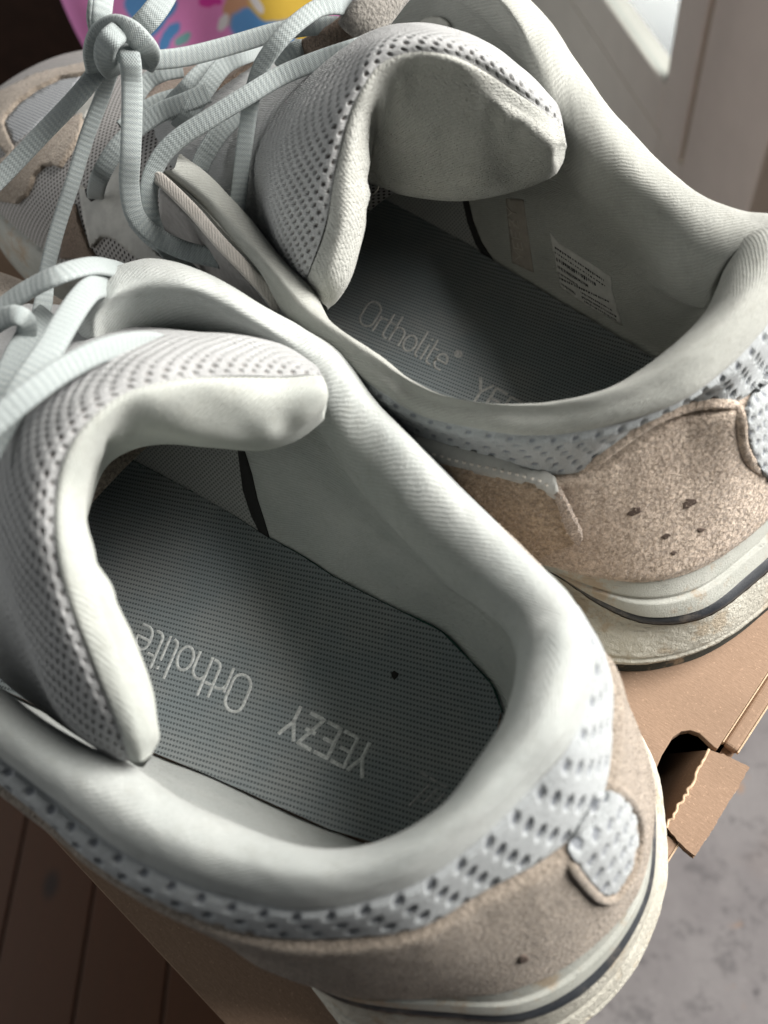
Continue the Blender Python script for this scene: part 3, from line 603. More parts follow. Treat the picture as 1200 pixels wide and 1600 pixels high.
outB = {'M': ({0:(262,420,4.5),1:(330,475,4.5),2:(395,540,4.8),3:(460,590,5.4),4:(520,625,6),5:(565,640,6.2),6:(620,668,6.3),7:(660,688,6.3),8:(708,703,6.3),9:(778,720,6.2),10:(852,742,6.1),11:(922,733,6.3),12:(992,686,6.9),13:(1068,643,7.3),14:(1145,632,7.3),15:(1205,585,7),16:(1262,500,6.8),17:(1280,420,6.8)}, 6.6),
 'B': ({5:(600,760,3.8),6:(650,800,3.8),7:(700,830,3.8),8:(745,848,3.8),9:(800,860,3.7),10:(856,875,3.6),11:(922,888,3.6),12:(1002,891,3.6),13:(1078,872,3.6),14:(1152,830,3.6),15:(1215,770,3.6),16:(1290,660,3.6),17:(1325,540,3.6)}, 3.8),
 'K': ({7:(704,836,3.4),8:(750,856,3.3),9:(803,868,3.2),10:(862,890,3),11:(935,934,2.6),12:(1012,962,2.4),13:(1095,950,2.4),14:(1164,900,2.4),15:(1225,838,2.4),16:(1302,715,2.4),17:(1340,570,2.4)}, 2.6),
 'K2': ({7:(707,842,3.2),8:(753,862,3.1),9:(806,876,2.9),10:(867,899,2.7),11:(940,948,2.2),12:(1015,976,1.95),13:(1100,966,1.95),14:(1172,918,1.95),15:(1236,852,1.95),16:(1312,722,1.95),17:(1350,572,1.95)}, 2.2),
 'O1': ({8:(800,980,1.0),9:(850,1000,1.0),10:(895,1018,1.0),11:(957,1028,1.0),12:(1022,1030,1.0),13:(1104,1008,1.0),14:(1182,958,1.0),15:(1246,885,1.0),16:(1322,745,1.0),17:(1362,580,1.0)}, 1.0),
 'O': ({8:(805,995,.5),9:(855,1010,.5),10:(900,1027,.5),11:(960,1034,.5),12:(1024,1032,.5),13:(1105,1008,.5),14:(1182,956,.5),15:(1248,888,.5),16:(1324,748,.5),17:(1364,580,.5)}, .5), 
 'G': ({9:(852,1026,.04),10:(898,1042,.04),11:(960,1048,.04),12:(1024,1046,.04),13:(1104,1022,.04),14:(1180,970,.04),15:(1240,900,.04)}, .04)}
sB = empty('sneaker', P(800, 500, .04), 'pale grey sneaker behind, its knotted laces and tan suede heel in view', 'sneaker', 'pair of worn grey sneakers')
rB, names, _ = body(sB, IB, LB, SB, 3.2, zLB, zTB, zSB, outB, TB)
pB, sgB = shoe_parts(sB, rB, names, LINB, SUEDE, hole_ab=(.24, .30))
tB = np.array([-.74, .67]); tB /= np.linalg.norm(tB)
ib = list(rB[0]); ib = [p for i, p in enumerate(ib) if i > 5]
insole(sB, ib+[ib[-1]+[tB[0]*8, tB[1]*8, 0], ib[0]+[tB[0]*16, tB[1]*16, 0]], 3.22, (-.85, .53))
bvInB = bvh_of([o for o in sB.children if o.name.startswith('insole')])
lettering('Ortholite*', (557, 502), (702, 588), (22, -36), bvInB, PRINT2, sB, .038)
lettering('YEEZY', (732, 621), (850, 692), (19, -30), bvInB, PRINT2, sB, .046)
stB = [[(430,420,7.2),(450,432,7.6),(463,443,7.9),(474,448,8),(500,470,8.2),(512,482,7.6),(505,486,6.6),(480,480,5.5)],
 [(395,360,7.6),(430,385,8.6),(462,405,9),(485,420,9.1),(515,430,9.2),(543,440,8.6),(530,455,7.2),(505,460,6)],
 [(380,290,8.2),(425,315,9.6),(480,330,10.2),(510,345,10.2),(540,350,10.2),(566,352,9.4),(550,370,7.8),(520,390,6)],
 [(385,230,8.8),(440,240,10.5),(500,250,11.2),(526,256,11.2),(550,258,11.1),(572,258,10.2),(565,280,8.4),(540,310,6)],
 [(420,170,9.3),(470,175,11.2),(520,180,12),(543,185,12),(562,187,11.8),(578,190,10.8),(580,240,8.6),(560,280,6)],
 [(470,110,9.6),(510,115,11.6),(548,125,12.5),(566,138,12.5),(578,145,12.2),(592,155,11.6),(590,220,9.55),(575,285,6.8)],
 [(530,70,9.8),(555,70,11.8),(578,78,12.9),(592,102,12.8),(603,118,12.4),(615,135,11.8),(610,210,10.05),(590,288,7.3)],
 [(590,50,9.8),(610,42,11.8),(625,55,13),(640,82,12.9),(648,100,12.4),(655,125,11.8),(650,210,10.25),(630,297,7.8)],
 [(660,45,9.8),(672,40,11.8),(685,55,12.9),(695,85,12.7),(700,105,12.2),(703,135,11.6),(700,215,10.15),(690,304,8.1)],
 [(740,70,9.5),(745,60,11.4),(748,78,12.3),(745,103,12.1),(750,130,11.7),(752,160,11.2),(750,230,9.9),(745,306,8.2)],
 [(800,110,9),(803,98,10.6),(803,116,11.5),(803,140,11.3),(803,165,11),(802,190,10.7),(802,245,9.45),(800,297,8.1)],
 [(852,152,8.3),(858,155,9.6),(858,164,10.5),(858,180,10.5),(860,200,10.4),(860,222,10.3),(858,250,9.7),(854,277,8.5)],
 [(870.36,178.18,8.538),(873.12,180.16,9.396),(873.12,186.1,9.99),(873.12,196.66,9.99),(874.04,209.86,9.924),(874.04,224.38,9.858),(873.12,242.86,9.462),(871.28,260.68,8.67)],
 [(886,229,9),(886,229,9),(886,229,9),(886,229,9),(886,229,9),(886,229,9),(886,229,9),(886,229,9)]]
tongue(sB, stB, tB, LIN3, TMESH, (.16, .15))
tbB = vamp(sB, (-4, 22.5), tB, 20, 5.1, ([-2, 0, 6, 12, 16, 20], [7.2, 7.5, 7.2, 6.0, 5.3, 4.8]), 2.8, FMESH)

# ------------------------------------------------------------------ laces
def lace(root, specs):
    sl = bpy.data.objects.new('shoelace', None); C.objects.link(sl); sl.parent = root
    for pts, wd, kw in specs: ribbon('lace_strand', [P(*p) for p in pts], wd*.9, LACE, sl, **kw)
    return sl
laceB = [
 ([(178,80,11.2),(150,115,11),(120,152,10.6),(60,215,9.8),(0,278,9.2),(-70,345,8.8)], .54, dict(roll=15)),
 ([(180,90,10.8),(160,150,9.6),(137,210,8.8),(115,280,8),(92,350,7.2),(74,420,6.6),(62,500,6)], .5, dict(roll=-25)),
 ([(188,62,11.8),(202,85,12),(206,130,11.4),(206,185,10.8),(204,240,10.2),(202,290,9.5),(212,338,8.8),(245,370,8.2),(290,392,7.8),(345,405,7.6)], .58, dict(thick=.3)),
 ([(200,85,11.4),(225,93,11.3),(265,92,11.1),(310,84,10.9),(370,68,10.7),(440,48,10.6),(500,40,10.6),(548,42,10.2)], .55, dict(roll=20)),
 ([(575,60,9.8),(562,25,10.8),(535,10,11.3),(500,12,11.5),(465,35,11.5),(435,65,11.3),(408,105,10.8),(394,150,10.2),(386,200,9.6),(378,260,9),(370,330,8.4),(366,362,8)], .52, dict(roll=25)),
 ([(580,68,10.8),(555,76,11),(500,94,10.8),(440,118,10.6),(385,150,10.5),(330,184,10.3),(275,220,10),(244,258,9.6),(232,305,9.1),(240,352,8.4),(262,392,7.4),(300,428,6.2)], .54, dict(roll=10)),
 ([(255,185,7.2),(268,165,8.4),(290,142,9),(312,118,9.2),(345,95,9.1),(362,92,8.3),(372,96,7.2)], .6, dict(roll=-10)),
 ([(425,90,7.2),(408,80,8.4),(385,84,9.3),(350,102,9.4),(322,138,9.2),(298,172,8.9),(280,200,8.4)], .6, dict(roll=-15)),
 ([(325,145,9.2),(290,160,9.1),(250,176,8.9),(212,202,8.7),(178,238,8.4),(157,275,7.8),(150,298,6.9),(150,312,5.6)], .6, dict(roll=10)),
 ([(285,108,8.6),(255,114,8.7),(232,126,8.6),(216,146,8.4),(205,170,8.1)], .55, dict(roll=-15)),
 ([(275,150,8.2),(245,160,8.2),(215,178,8.1),(190,200,8)], .5, dict(roll=-10)),
 ([(372,178,8.9),(345,205,8.8),(322,240,8.5),(308,275,8.1),(303,310,7.2),(302,328,5.8)], .62, dict(roll=-20)),
 ([(168,75,11.6),(158,45,12.2),(160,15,12.6),(166,-30,12.8)], .54, dict(roll=10)),
 ([(150,62,11.2),(143,30,11.8),(146,0,12.2),(152,-30,12.4)], .4, dict(roll=60)),
 ([(196,70,11.4),(214,48,11.9),(238,22,12.2),(258,-8,12.3),(270,-40,12.3)], .64, dict(roll=-10)),
 ([(440,104,9.4),(448,88,9.8),(465,76,10),(482,76,9.8),(492,84,9.2)], .5, dict(roll=0)),
 ([(490,52,10),(520,48,10.3),(545,50,10.2),(565,60,9.8)], .5, dict(roll=40)),
 ([(210,345,6.9),(235,372,6.9),(275,398,6.8)], .5, dict(roll=0)),
]
slB = lace(sB, laceB)
kn = bpy.data.objects.new('knot', None); C.objects.link(kn); kn.parent = sB; 
slB['x'] = 0; del slB['x']
ribbon('knot_wrap', [P(*p) for p in ((150,108,11.2),(147,82,11.7),(156,56,12.2),(178,42,12.5),(202,48,12.5),(222,66,12.2),(234,84,11.6),(228,98,11))], .56, LACE, kn, thick=.26, roll=15)
ribbon('knot_wrap', [P(*p) for p in ((176,112,11.2),(166,98,11.8),(164,80,12.2),(172,62,12.5),(186,50,12.5))], .54, LACE, kn, thick=.26, roll=-20)
ribbon('knot_core', [P(*p) for p in ((160,70,11.3),(178,74,11.6),(200,78,11.5),(218,84,11.1))], .72, LACE, kn, thick=.5)
laceA = [
 ([(-60,520,10.3),(0,482,10.6),(45,452,10.9),(95,428,11.1),(142,416,10.6),(178,420,9.6),(205,430,8.4),(240,448,7.2)], .58, dict(roll=-45)),
 ([(225,466,7.4),(195,458,8.4),(168,448,9.6),(146,450,10.6),(128,466,11.0),(106,498,11.3),(78,545,11.5),(48,590,11.6),(15,645,11.6),(-30,720,11.5)], .60, dict(roll=10)),
 ([(330,575,8.4),(275,548,9.9),(232,535,11.0),(170,544,11.9),(105,574,12.4),(50,612,12.6),(0,652,12.6),(-60,705,12.5)], .50, dict(roll=-10)),
 ([(75,490,9.8),(52,515,10.2),(28,555,10.4),(5,605,10.4),(-20,670,10.2)], .6, dict(roll=0)),
 ([(-30,520,10.6),(5,498,10.9),(28,493,11),(42,506,10.7),(40,530,10.2)], .5, dict(roll=-20)),
 ([(70,440,8.6),(68,470,8.4),(62,500,8.2)], .5, dict(roll=0)),
]
lace(sA, laceA)

# ------------------------------------------------------------------ overlays and small parts
bpy.context.view_layer.update()
tm = [o for t in sB.children if t.name.startswith('tongue') for o in t.children if o.name.startswith('tongue_mesh')]
bvT = bvh_of([tbB]+tm); bvHB = bvh_of([pB['suede'], pB['mesh'], pB['midsole']]); bvHA = bvh_of([pA['suede'], pA['mesh'], pA['midsole']])
bvLA = bvh_of([pA['lining']]); bvLB = bvh_of([pB['lining']])
SU3 = m_suede('brown_suede', (.30, .22, .165), (.38, .29, .22), 14)
# toe of the rear shoe
panel('suede_overlay', [(-12,152),(0,148),(60,119),(140,101),(185,92),(180,108),(130,119),(98,123),(60,141),(30,162),(12,182),(6,196),(20,226),(32,246),(20,252),(4,232),(-12,222)], bvT, SUEDE2, sB, off=.14, step=5, rough=.5)
panel('suede_overlay', [(-12,262),(25,240),(60,208),(132,182),(128,212),(112,240),(97,264),(84,258),(70,262),(57,274),(53,290),(44,306),(30,318),(0,313),(-12,311)], bvT, SUEDE2, sB, off=.16, step=5, rough=.5)
panel('suede_overlay', [(106,332),(118,318),(128,350),(140,384),(152,402),(128,404),(98,402)], bvT, SU3, sB, off=.12, step=5, rough=.5)
panel('suede_overlay', [(-14,345),(0,357),(35,384),(72,412),(66,446),(20,420),(-14,398)], bvT, SU3, sB, off=.14, step=5, rough=.5)
panel('toe_mesh', [(8,190),(32,162),(62,142),(98,125),(128,121),(110,150),(60,195),(24,224)], bvT, FMESH2, sB, off=.03, step=7, rim=.02)
panel('leather_panel', [(128,290),(140,300),(150,307),(166,290),(190,252),(202,300),(216,358),(252,400),(300,424),(258,428),(214,400),(182,373),(160,370),(146,386),(136,345)], bvT, GREY, sB, off=.13, step=6)
panel('leather_panel', [(116,182),(140,150),(158,140),(152,166),(132,188)], bvT, GREY, sB, off=.1, step=5)
panel('suede_overlay', [(214,152),(240,128),(290,110),(345,95),(392,82),(402,98),(352,132),(300,172),(226,188)], bvT, SU3, sB, off=.1, step=6, rough=.4)
panel('eyelet_hole', [(138,298),(150,296),(162,300),(158,312),(148,317),(141,310)], bvT, DARK, sB, off=.15, step=4)  # black patch, the shade inside the lace hole put into colour
# eyestay at the far side, beside the top lace hole
ey = bpy.data.objects.new('eyestay', None); C.objects.link(ey); ey.parent = sB
ribbon('leather_roll', [P(*p) for p in ((556,54,10.6),(570,34,10.9),(590,8,11.1),(612,-20,11.2),(640,-50,11.2))], 1.15, m_suede('eyestay_suede', (.25, .235, .21), (.33, .31, .28), 10), ey, thick=.5, roll=15)
ribbon('leather_roll', [P(*p) for p in ((470,92,9.6),(505,76,10),(535,58,10.3),(560,34,10.5),(572,5,10.6),(585,-30,10.6))], .9, SU3, ey, thick=.3, roll=10)
ribbon('stitched_edge', [P(*p) for p in ((546,36,11.0),(560,18,11.2),(576,-6,11.3),(592,-32,11.3))], .14, THREAD, ey, thick=.1)
# near front band of the rear shoe: stitched edge under the padded roll
ribbon('stitched_edge', [P(*p) for p in ((246,285,9.2),(251,281,9.4),(298,326,9.25),(347,382,8.95),(399,436,8.6),(428,470,8.3),(440,496,7.9))], .34, m_lining('worn_piping', (.46, .43, .39), (.56, .53, .49), .07), sB, thick=.2)
panel('front_quarter', [(256,293),(300,334),(350,390),(402,447),(437,492),(468,528),(420,496),(350,442),(304,426),(264,420),(254,345)], (lambda G: BVHTree.FromPolygons([Vector(v) for v in G.reshape(-1, 3)], gfaces(*G.shape[:2]).tolist()))(band(rB, names.index('S'), names.index('B'), 0, 7, 24, 80)), GREYD, sB, off=.14, step=6, rim=.3)
# heel of the rear shoe
panel('leather_trim', [(636,676),(660,690),(710,704),(780,722),(852,742),(868,752),(880,772),(868,770),(850,757),(780,738),(705,720),(660,708)], bvHB, GREY, sB, off=.27, step=4, rim=.5)
panel('suede_flap', [(652,700),(680,714),(735,726),(790,738),(846,755),(866,768),(880,795),(902,836),(893,846),(872,850),(858,860),(836,866),(808,862),(797,850),(800,832),(785,818),(764,806),(742,788),(700,750)], bvHB, m_suede('flap_suede', (.44, .34, .24), (.55, .44, .32), 9), sB, off=.23, step=5, rough=.9, rim=.5)
def stitches(name, px, bv, root, gap, ln, off, mat):
    V, Fc = [], []; q = dense(px, 1.5, False); d = 0; i = 0
    while i < len(q)-2:
        j = min(len(q)-1, i+max(1, int(ln/1.5))); h0, h1 = hit(bv, *q[i]), hit(bv, *q[j])
        if h0 and h1 and np.linalg.norm(h0[0]-h1[0]) < .5:
            a, b, n_ = h0[0]+h0[1]*off, h1[0]+h1[1]*off, h0[1]; t_ = b-a; s_ = np.cross(n_, t_); s_ *= .028/max(np.linalg.norm(s_), 1e-6); m_ = (a+b)/2+n_*.045; k = len(V)
            V += [a-s_, a+s_, m_+s_, m_-s_, b+s_, b-s_]; Fc += [[k, k+1, k+2, k+3], [k+3, k+2, k+4, k+5]]
        i = j+max(1, int(gap/1.5))
    o = mesh_obj(name, V, Fc, mat, root); o['kind'] = 'stuff'; return o
bvHB2 = bvh_of([o for o in sB.children if o.name.startswith(('suede_flap', 'leather_trim', 'suede_counter', 'mesh_quarter'))])
stitches('stitching', [(664,706),(706,718),(780,735),(846,752),(862,762)], bvHB2, sB, 6, 6, .02, THREAD)
panel('gap_shade', [(760,806),(784,817),(801,829),(798,842),(780,840),(766,824)], bvHB, DARK, sB, off=.26, step=4, rough=.6)  # dark sheet painted as the shade in the gap by the flap
panel('flap_edge', [(866,762),(876,760),(886,778),(898,803),(911,832),(904,843),(893,834),(880,806)], bvHB, m_suede('cut_suede', (.52, .43, .36), (.66, .56, .47), 18), sB, off=.27, step=4, rough=.8, rim=.5)
for x, y, r_ in ((992,799,10),(1076,787,11),(1040,838,6),(1095,828,6),(1052,864,4)):
    if r_: panel('wear_hole', [(x+r_*(1+.35*math.sin(a*3+x))*math.cos(a), y+r_*.55*(1+.3*math.cos(a*2+y))*math.sin(a)-.25*r_*math.cos(a)) for a in np.linspace(0, 6.0, 12)], bvHB, m_plain('dark_wear', (.085, .062, .05), .9), sB, off=.015, rough=1.1, step=3, rim=.0)
panel('wear_hole', [(812,1494),(820,1491),(826,1497),(819,1503),(811,1503)], bvHA, m_plain('dark_wear', (.12, .09, .075), .9), sA, off=.03, step=3, rim=.0)
# heel window of the front shoe, knitted mesh showing in the suede
panel('mesh_window', smooth_poly([(886,1326),(900,1294),(922,1258),(944,1236),(965,1241),(983,1260),(993,1288),(994,1318),(986,1350),(971,1378),(956,1397),(940,1396),(921,1377),(902,1352)], 4), bvHA, MESH, sA, off=.07, step=2.6, rim=.3, edge=-.09, knit=(.30, .34), spin=.9)
ribbon('window_lip', [hit(bvHA, *p)[0] for p in ((878,1328),(895,1357),(915,1383),(937,1403),(959,1403),(976,1384),(992,1354),(1000,1318),(999,1285),(987,1255),(967,1235),(948,1228))], .22, SUEDE2, sA, thick=.2, ns=10, taper=.4)
panel('mesh_window', smooth_poly([(1162,640),(1164,680),(1172,712),(1192,742),(1220,752),(1262,720),(1290,660),(1285,590),(1262,545),(1222,560),(1190,592)], 4), bvHB, MESH, sB, off=.13, step=3, rim=.3, edge=-.16, knit=(.26, .22), spin=.6)
ribbon('raised_edge', [hit(bvHB, *p)[0] for p in ((905,738),(930,722),(972,690),(1024,656),(1075,636),(1120,630),(1146,634),(1158,655),(1160,690),(1170,716),(1190,744))], .26, SUEDE, sB, thick=.22, ns=10, taper=.8)
# inside the shoes
panel('gusset', [(184,668),(260,660),(376,695),(379,722),(384,762),(397,802),(416,838),(350,800),(280,762),(195,715)], bvLA, GUS, sA, off=.05, step=8)
panel('slit_shade', [(374,702),(383,705),(394,740),(403,780),(414,814),(424,848),(414,842),(395,805),(382,765)], bvLA, DARK, sA, off=.07, step=5)  # black strip on the lining, standing in for shade in the slit
panel('gusset', [(578,285),(660,290),(724,306),(733,340),(748,376),(768,410),(700,371),(600,314)], bvLB, GUS, sB, off=.05, step=8)
panel('slit_shade', [(723,304),(730,304),(740,345),(753,378),(772,408),(776,418),(764,411),(745,380),(732,346)], bvLB, DARK, sB, off=.07, step=4)  # same painted slit shade in the rear shoe
panel('embossed_patch', [(791,310),(818,312),(834,425),(801,410)], bvLB, EMB, sB, off=.03, step=6)
lettering('YEEZY', (822, 408), (806, 322), (-14, -4), bvLB, m_plain('embossed_letters', (.46, .42, .37), .7), sB, .022, off=.06)
sl_ = panel('size_label', [(859,361),(872,378),(955,432),(958,460),(973,508),(906,470),(876,447),(866,400)], bvLB, LABEL_W, sB, off=.03, step=6)
def prints(rows, n, seed):
    r = np.random.default_rng(seed); V, Fc = [], []
    for (x0, y0, x1, y1, hh) in rows:
        t = 0.0
        while t < .97:
            w_ = r.uniform(.012, .04); a = np.array([x0+(x1-x0)*t, y0+(y1-y0)*t]); b = np.array([x0+(x1-x0)*(t+w_), y0+(y1-y0)*(t+w_)]); q = [a, b, b+[hh*.12, hh*r.uniform(.5, 1)], a+[hh*.12, hh*r.uniform(.5, 1)]]
            hs = [hit(bvLB, *p) for p in q]
            if all(hs): k = len(V); V += [h[0]+h[1]*.038 for h in hs]; Fc.append([k, k+1, k+2, k+3])
            t += w_+r.uniform(.008, .03)
    return mesh_obj('label_print', V, Fc, INK, sl_)
prints([(868,384,948,438,4),(868,392,950,447,3),(870,401,935,443,7),(872,413,920,444,6),(874,424,905,444,4),(875,432,954,470,4),(877,440,900,456,5),(908,454,960,484,4),(910,461,964,492,4),(914,468,966,499,4)], 1, 4)
panel('eyelet', [(681+24*math.cos(a), 44+17*math.sin(a)) for a in np.linspace(0, 6.0, 14)], bvLB, EYE_M, sB, off=.12, step=5)
for bv_, rr_, sh, ks in ((bvInA, rA, sA, (12, 27)), (bvInB, rB, sB, (18, 29))):
    ribbon('insole_edge', [rr_[0][k]+[0, 0, .12] for k in range(*ks)], 0.10, GREEN, sh, thick=.10, ns=8)
ribbon('loose_thread', [P(578,306,7.0),P(584,303,7.3),P(589,298,7.5),P(592,291,7.7)], .035, THREAD, sB, thick=.03, ns=6)
panel('stain', [(611,1052),(616,1048),(623,1053),(621,1058),(616,1063),(612,1057)], bvInA, m_plain('stain_black', (.012, .011, .01)), sA, off=.02, step=3, rim=0)

def fuzz(name, objs, root, dens, ln, wd, mat, seed, lie=.6):
    """loose fibres standing off a fabric surface: small triangles spread by area"""
    r = np.random.default_rng(seed); V, Fc = [], []; base = np.array(root.location)/CM
    for o in objs:
        me = o.data; co_ = np.empty(len(me.vertices)*3); me.vertices.foreach_get('co', co_); co_ = co_.reshape(-1, 3)/CM
        q = o.parent; b = np.zeros(3)
        while q is not None: b += np.array(q.location)/CM; q = q.parent
        co_ += b; tri = np.array([p.vertices[:4] if len(p.vertices) == 4 else list(p.vertices)+[p.vertices[-1]] for p in me.polygons]); a, bb, c, d = (co_[tri[:, k]] for k in range(4))
        nn = np.cross(c-a, d-bb); ar = np.linalg.norm(nn, axis=1)/2; nn /= np.maximum(ar[:, None]*2, 1e-9); k = int(dens*ar.sum()); ix = r.choice(len(ar), k, p=ar/ar.sum())
        u, v = r.random((k, 1)), r.random((k, 1)); p = (a[ix]*(1-u)+bb[ix]*u)*(1-v)+(d[ix]*(1-u)+c[ix]*u)*v; n_ = nn[ix]
        n_ *= np.sign((n_*(EYE-p)).sum(1, keepdims=True)); rd = r.normal(0, 1, (k, 3)); rd -= n_*(rd*n_).sum(1, keepdims=True); rd /= np.linalg.norm(rd, axis=1, keepdims=True)
        dr = n_*(1-lie)+rd*lie; L = ln*r.uniform(.4, 1.3, (k, 1)); sd = np.cross(dr, rd+n_*.3); sd /= np.maximum(np.linalg.norm(sd, axis=1, keepdims=True), 1e-6)
        k0 = sum(len(x) for x in V); V.append(np.stack([p-sd*wd, p+sd*wd, p+dr*L], 1).reshape(-1, 3)); Fc.append(k0+np.arange(k*3).reshape(-1, 3))
    ob = mesh_obj(name, np.concatenate(V), np.concatenate(Fc), mat, root); ob['kind'] = 'stuff'; return ob
NAP = m_plain('suede_fibre', (.56, .46, .37), .95, .45, 9); NAP2 = m_plain('suede_fibre_grey', (.44, .38, .32), .95, .45, 9); LINT = m_plain('lining_fibre', (.56, .57, .53), .95, .3, 9)
fuzz('suede_nap', [o for o in sB.children if o.name.startswith(('suede_counter', 'suede_flap', 'flap_edge', 'raised_edge'))], sB, 200, .10, .013, NAP, 1, .7)
fuzz('suede_nap', [o for o in sA.children if o.name.startswith('suede_counter')], sA, 170, .075, .010, NAP2, 2, .7)
tl = lambda sh: [o for t in sh.children if t.name.startswith('tongue') for o in t.children if o.name.startswith('tongue_lining')]
fuzz('lining_fuzz', [pB['lining']], sB, 55, .05, .006, LINT, 3, .5); fuzz('lining_fuzz', tl(sB), sB, 190, .055, .010, LINT, 4, .7)
fuzz('lining_fuzz', [pA['lining']]+tl(sA), sA, 55, .045, .005, LINT, 5, .5)

# ------------------------------------------------------------------ floor, door, background
ZF = -58.0
pl = mesh_obj('floor', [(-220,-120,ZF-.6),(260,-120,ZF-.6),(260,420,ZF-.6),(-220,420,ZF-.6)], [[0,1,2,3]], m_plain('subfloor', (.02,.015,.01)), None); pl['kind'] = 'structure'
WOOD = None
def m_wood():
    s = NT('pine_boards'); o = s.ob(); st = s.n('ShaderNodeMapping', None, Vector=o, Scale=(1.2, .06, 1)).outputs[0]
    g = s.noise(st, 1.6, 6, .6); r = s.sine(s.ma('MULTIPLY', g, 1.0), .05); k = s.voro(s.n('ShaderNodeMapping', None, Vector=o, Scale=(1, .6, 1)).outputs[0], .085); kn = s.ramp(k, .03, .09, 1, 0)
    col = s.mix(s.ramp(r, -1, 1), (.055, .017, .004), (.085, .029, .007)); col = s.mix(s.ramp(g, .3, .7), col, (.066, .024, .006)); col = s.mix(kn, col, (.02, .008, .004))
    return s.out(col, .5, s.bump(g, .02, .4))
WD = m_wood(); pw = 7.6
for i in range(11):
    x0 = -88+i*pw+.0
    box('plank', (x0, -110+rng.uniform(-8, 8), ZF-.5), (pw-.16, 0, 0), (0, 180, 0), (0, 0, .5+rng.uniform(-.05, .05)), WD, pl, .12)
def m_stone():
    s = NT('worn_stone'); o = s.ob(); a = s.noise(o, .12, 5, .6); b = s.noise(o, .6, 6, .7); c = s.noise(o, .35, 3, .5); d = s.noise(o, .09, 3)
    col = s.mix(s.ramp(a, .3, .7), (.165, .155, .158), (.215, .205, .205)); col = s.mix(s.ramp(s.voro(o, .33), .05, .13, .8, 0), col, (.07, .065, .07)); col = s.mix(s.ramp(b, .5, .66, 0, .7), col, (.10, .095, .098)); col = s.mix(s.ramp(b, .28, .4, .5, 0), col, (.28, .265, .265))
    col = s.mix(s.ramp(c, .66, .74, 0, .6), col, (.30, .19, .12)); col = s.mix(s.ramp(d, .6, .8, 0, .5), col, (.2, .16, .14))
    return s.out(col, .75, s.bump(b, .15, .5))
st = box('stone_floor', (-9, -130, ZF-.4), (190, 0, 0), (0, 200, 0), (0, 0, .9), m_stone(), None); st['kind'] = 'structure'
PAINT = m_plain('door_paint', (.82, .79, .71), .45, .06, .25, .004); PAINT2 = m_plain('jamb_paint', (.30, .22, .15), .6, .1, .5)
pc = P(1050, 130, -27.0); q = P(957, 0, -27.0); dd = (q-pc); dd /= np.linalg.norm(dd); dn = np.array([dd[1], -dd[0], 0]); dn = -dn if dn@(EYE-pc)*0+dn[1] > 0 else dn   # dn points into the room
def onD(x, y, off=0.0):                        # photo pixel -> (along, height) on the door plane
    r = ray(x, y); t = ((pc+dn*off-EYE)@dn)/(r@dn); p = EYE+r*t; return (p-pc)@dd, p[2]-pc[2]
def dpt(a, z, o=0): return pc+dd*a+dn*o+ez*z
door = empty('door', dpt(20, -31+.0), 'cream painted door with a glass pane behind the sneakers', 'door')
zb = ZF+.6-pc[2]; ar = onD(1180, 310)[0]; mo = 5.2
box('bottom_rail', dpt(-0, zb, -2), dd*75, dn*2.4, ez*(-mo-zb), PAINT, door)
box('stile', dpt(ar, zb, -2), dd*(-ar-mo), dn*2.4, ez*170, PAINT, door, .3)
box('stile', dpt(75, zb, -2), dd*12, dn*2.4, ez*170, PAINT, door)
box('rail_end', dpt(-mo, zb, -1.98), dd*mo, dn*2.33, ez*(-mo-zb-.05), PAINT, door, .1)
def bead(a0, z0, a1, z1): box('moulding', dpt(a0, z0, -1.5), dd*(a1-a0), dn*2.2, ez*(z1-z0), PAINT, door, .25)
bead(-mo+.35, -mo+.45, 0, 110); bead(.03, -mo+.45, 75, 0)
def m_glass():
    s = NT('window_glass'); t = s.n('ShaderNodeBsdfTransparent'); t.inputs[0].default_value = (.93, .96, .97, 1); g = s.n('ShaderNodeBsdfGlossy', None, Roughness=.05)
    mx = s.n('ShaderNodeMixShader', None, _0=.06, _1=t.outputs[0], _2=g.outputs[0]); s.t.links.new(mx.outputs[0], s.t.nodes['Material Output'].inputs[0]); return s.m
box('glass_pane', dpt(0.02, 0.02, -.1), dd*75, dn*.4, ez*110, m_glass(), door)
wl = box('wall', dpt(ar-.8, ZF-pc[2], -9), dd*-9, dn*6, ez*200, PAINT2, None); wl['kind'] = 'structure'
SNOW = m_plain('snow', (.50, .67, .92), .8, .25, .12, .3)
sg = mesh_obj('snow_ground', [P(0,0,-20)*0+np.array(v) for v in ((-250, 100, -75), (600, 100, -75), (600, 900, -75), (-250, 900, -75))], [[0,1,2,3]], SNOW, None); sg['kind'] = 'structure'
bw = box('back_wall', (-400, 330, -80), (390, 0, 0), (0, 10, 0), (0, 0, 300), m_plain('dark_wall', (.05, .035, .03)), None); bw['kind'] = 'structure'

def flat(name, px, z, mat): o = mesh_obj(name, [P(x, y, z) for x, y in px], [list(range(len(px)))], mat); o['kind'] = 'structure'
flat('path', [(1000,-60),(1025,0),(1076,64),(1100,90),(1110,60),(1080,24),(1056,0),(1030,-60)], -74.4, m_plain('wet_path', (.40, .40, .38), .7, .2, .3))
flat('water', [(1031,-60),(1057,0),(1081,23),(1112,58),(1140,40),(1140,-60)], -74.6, m_plain('blue_tarpaulin', (.10, .20, .42), .5))
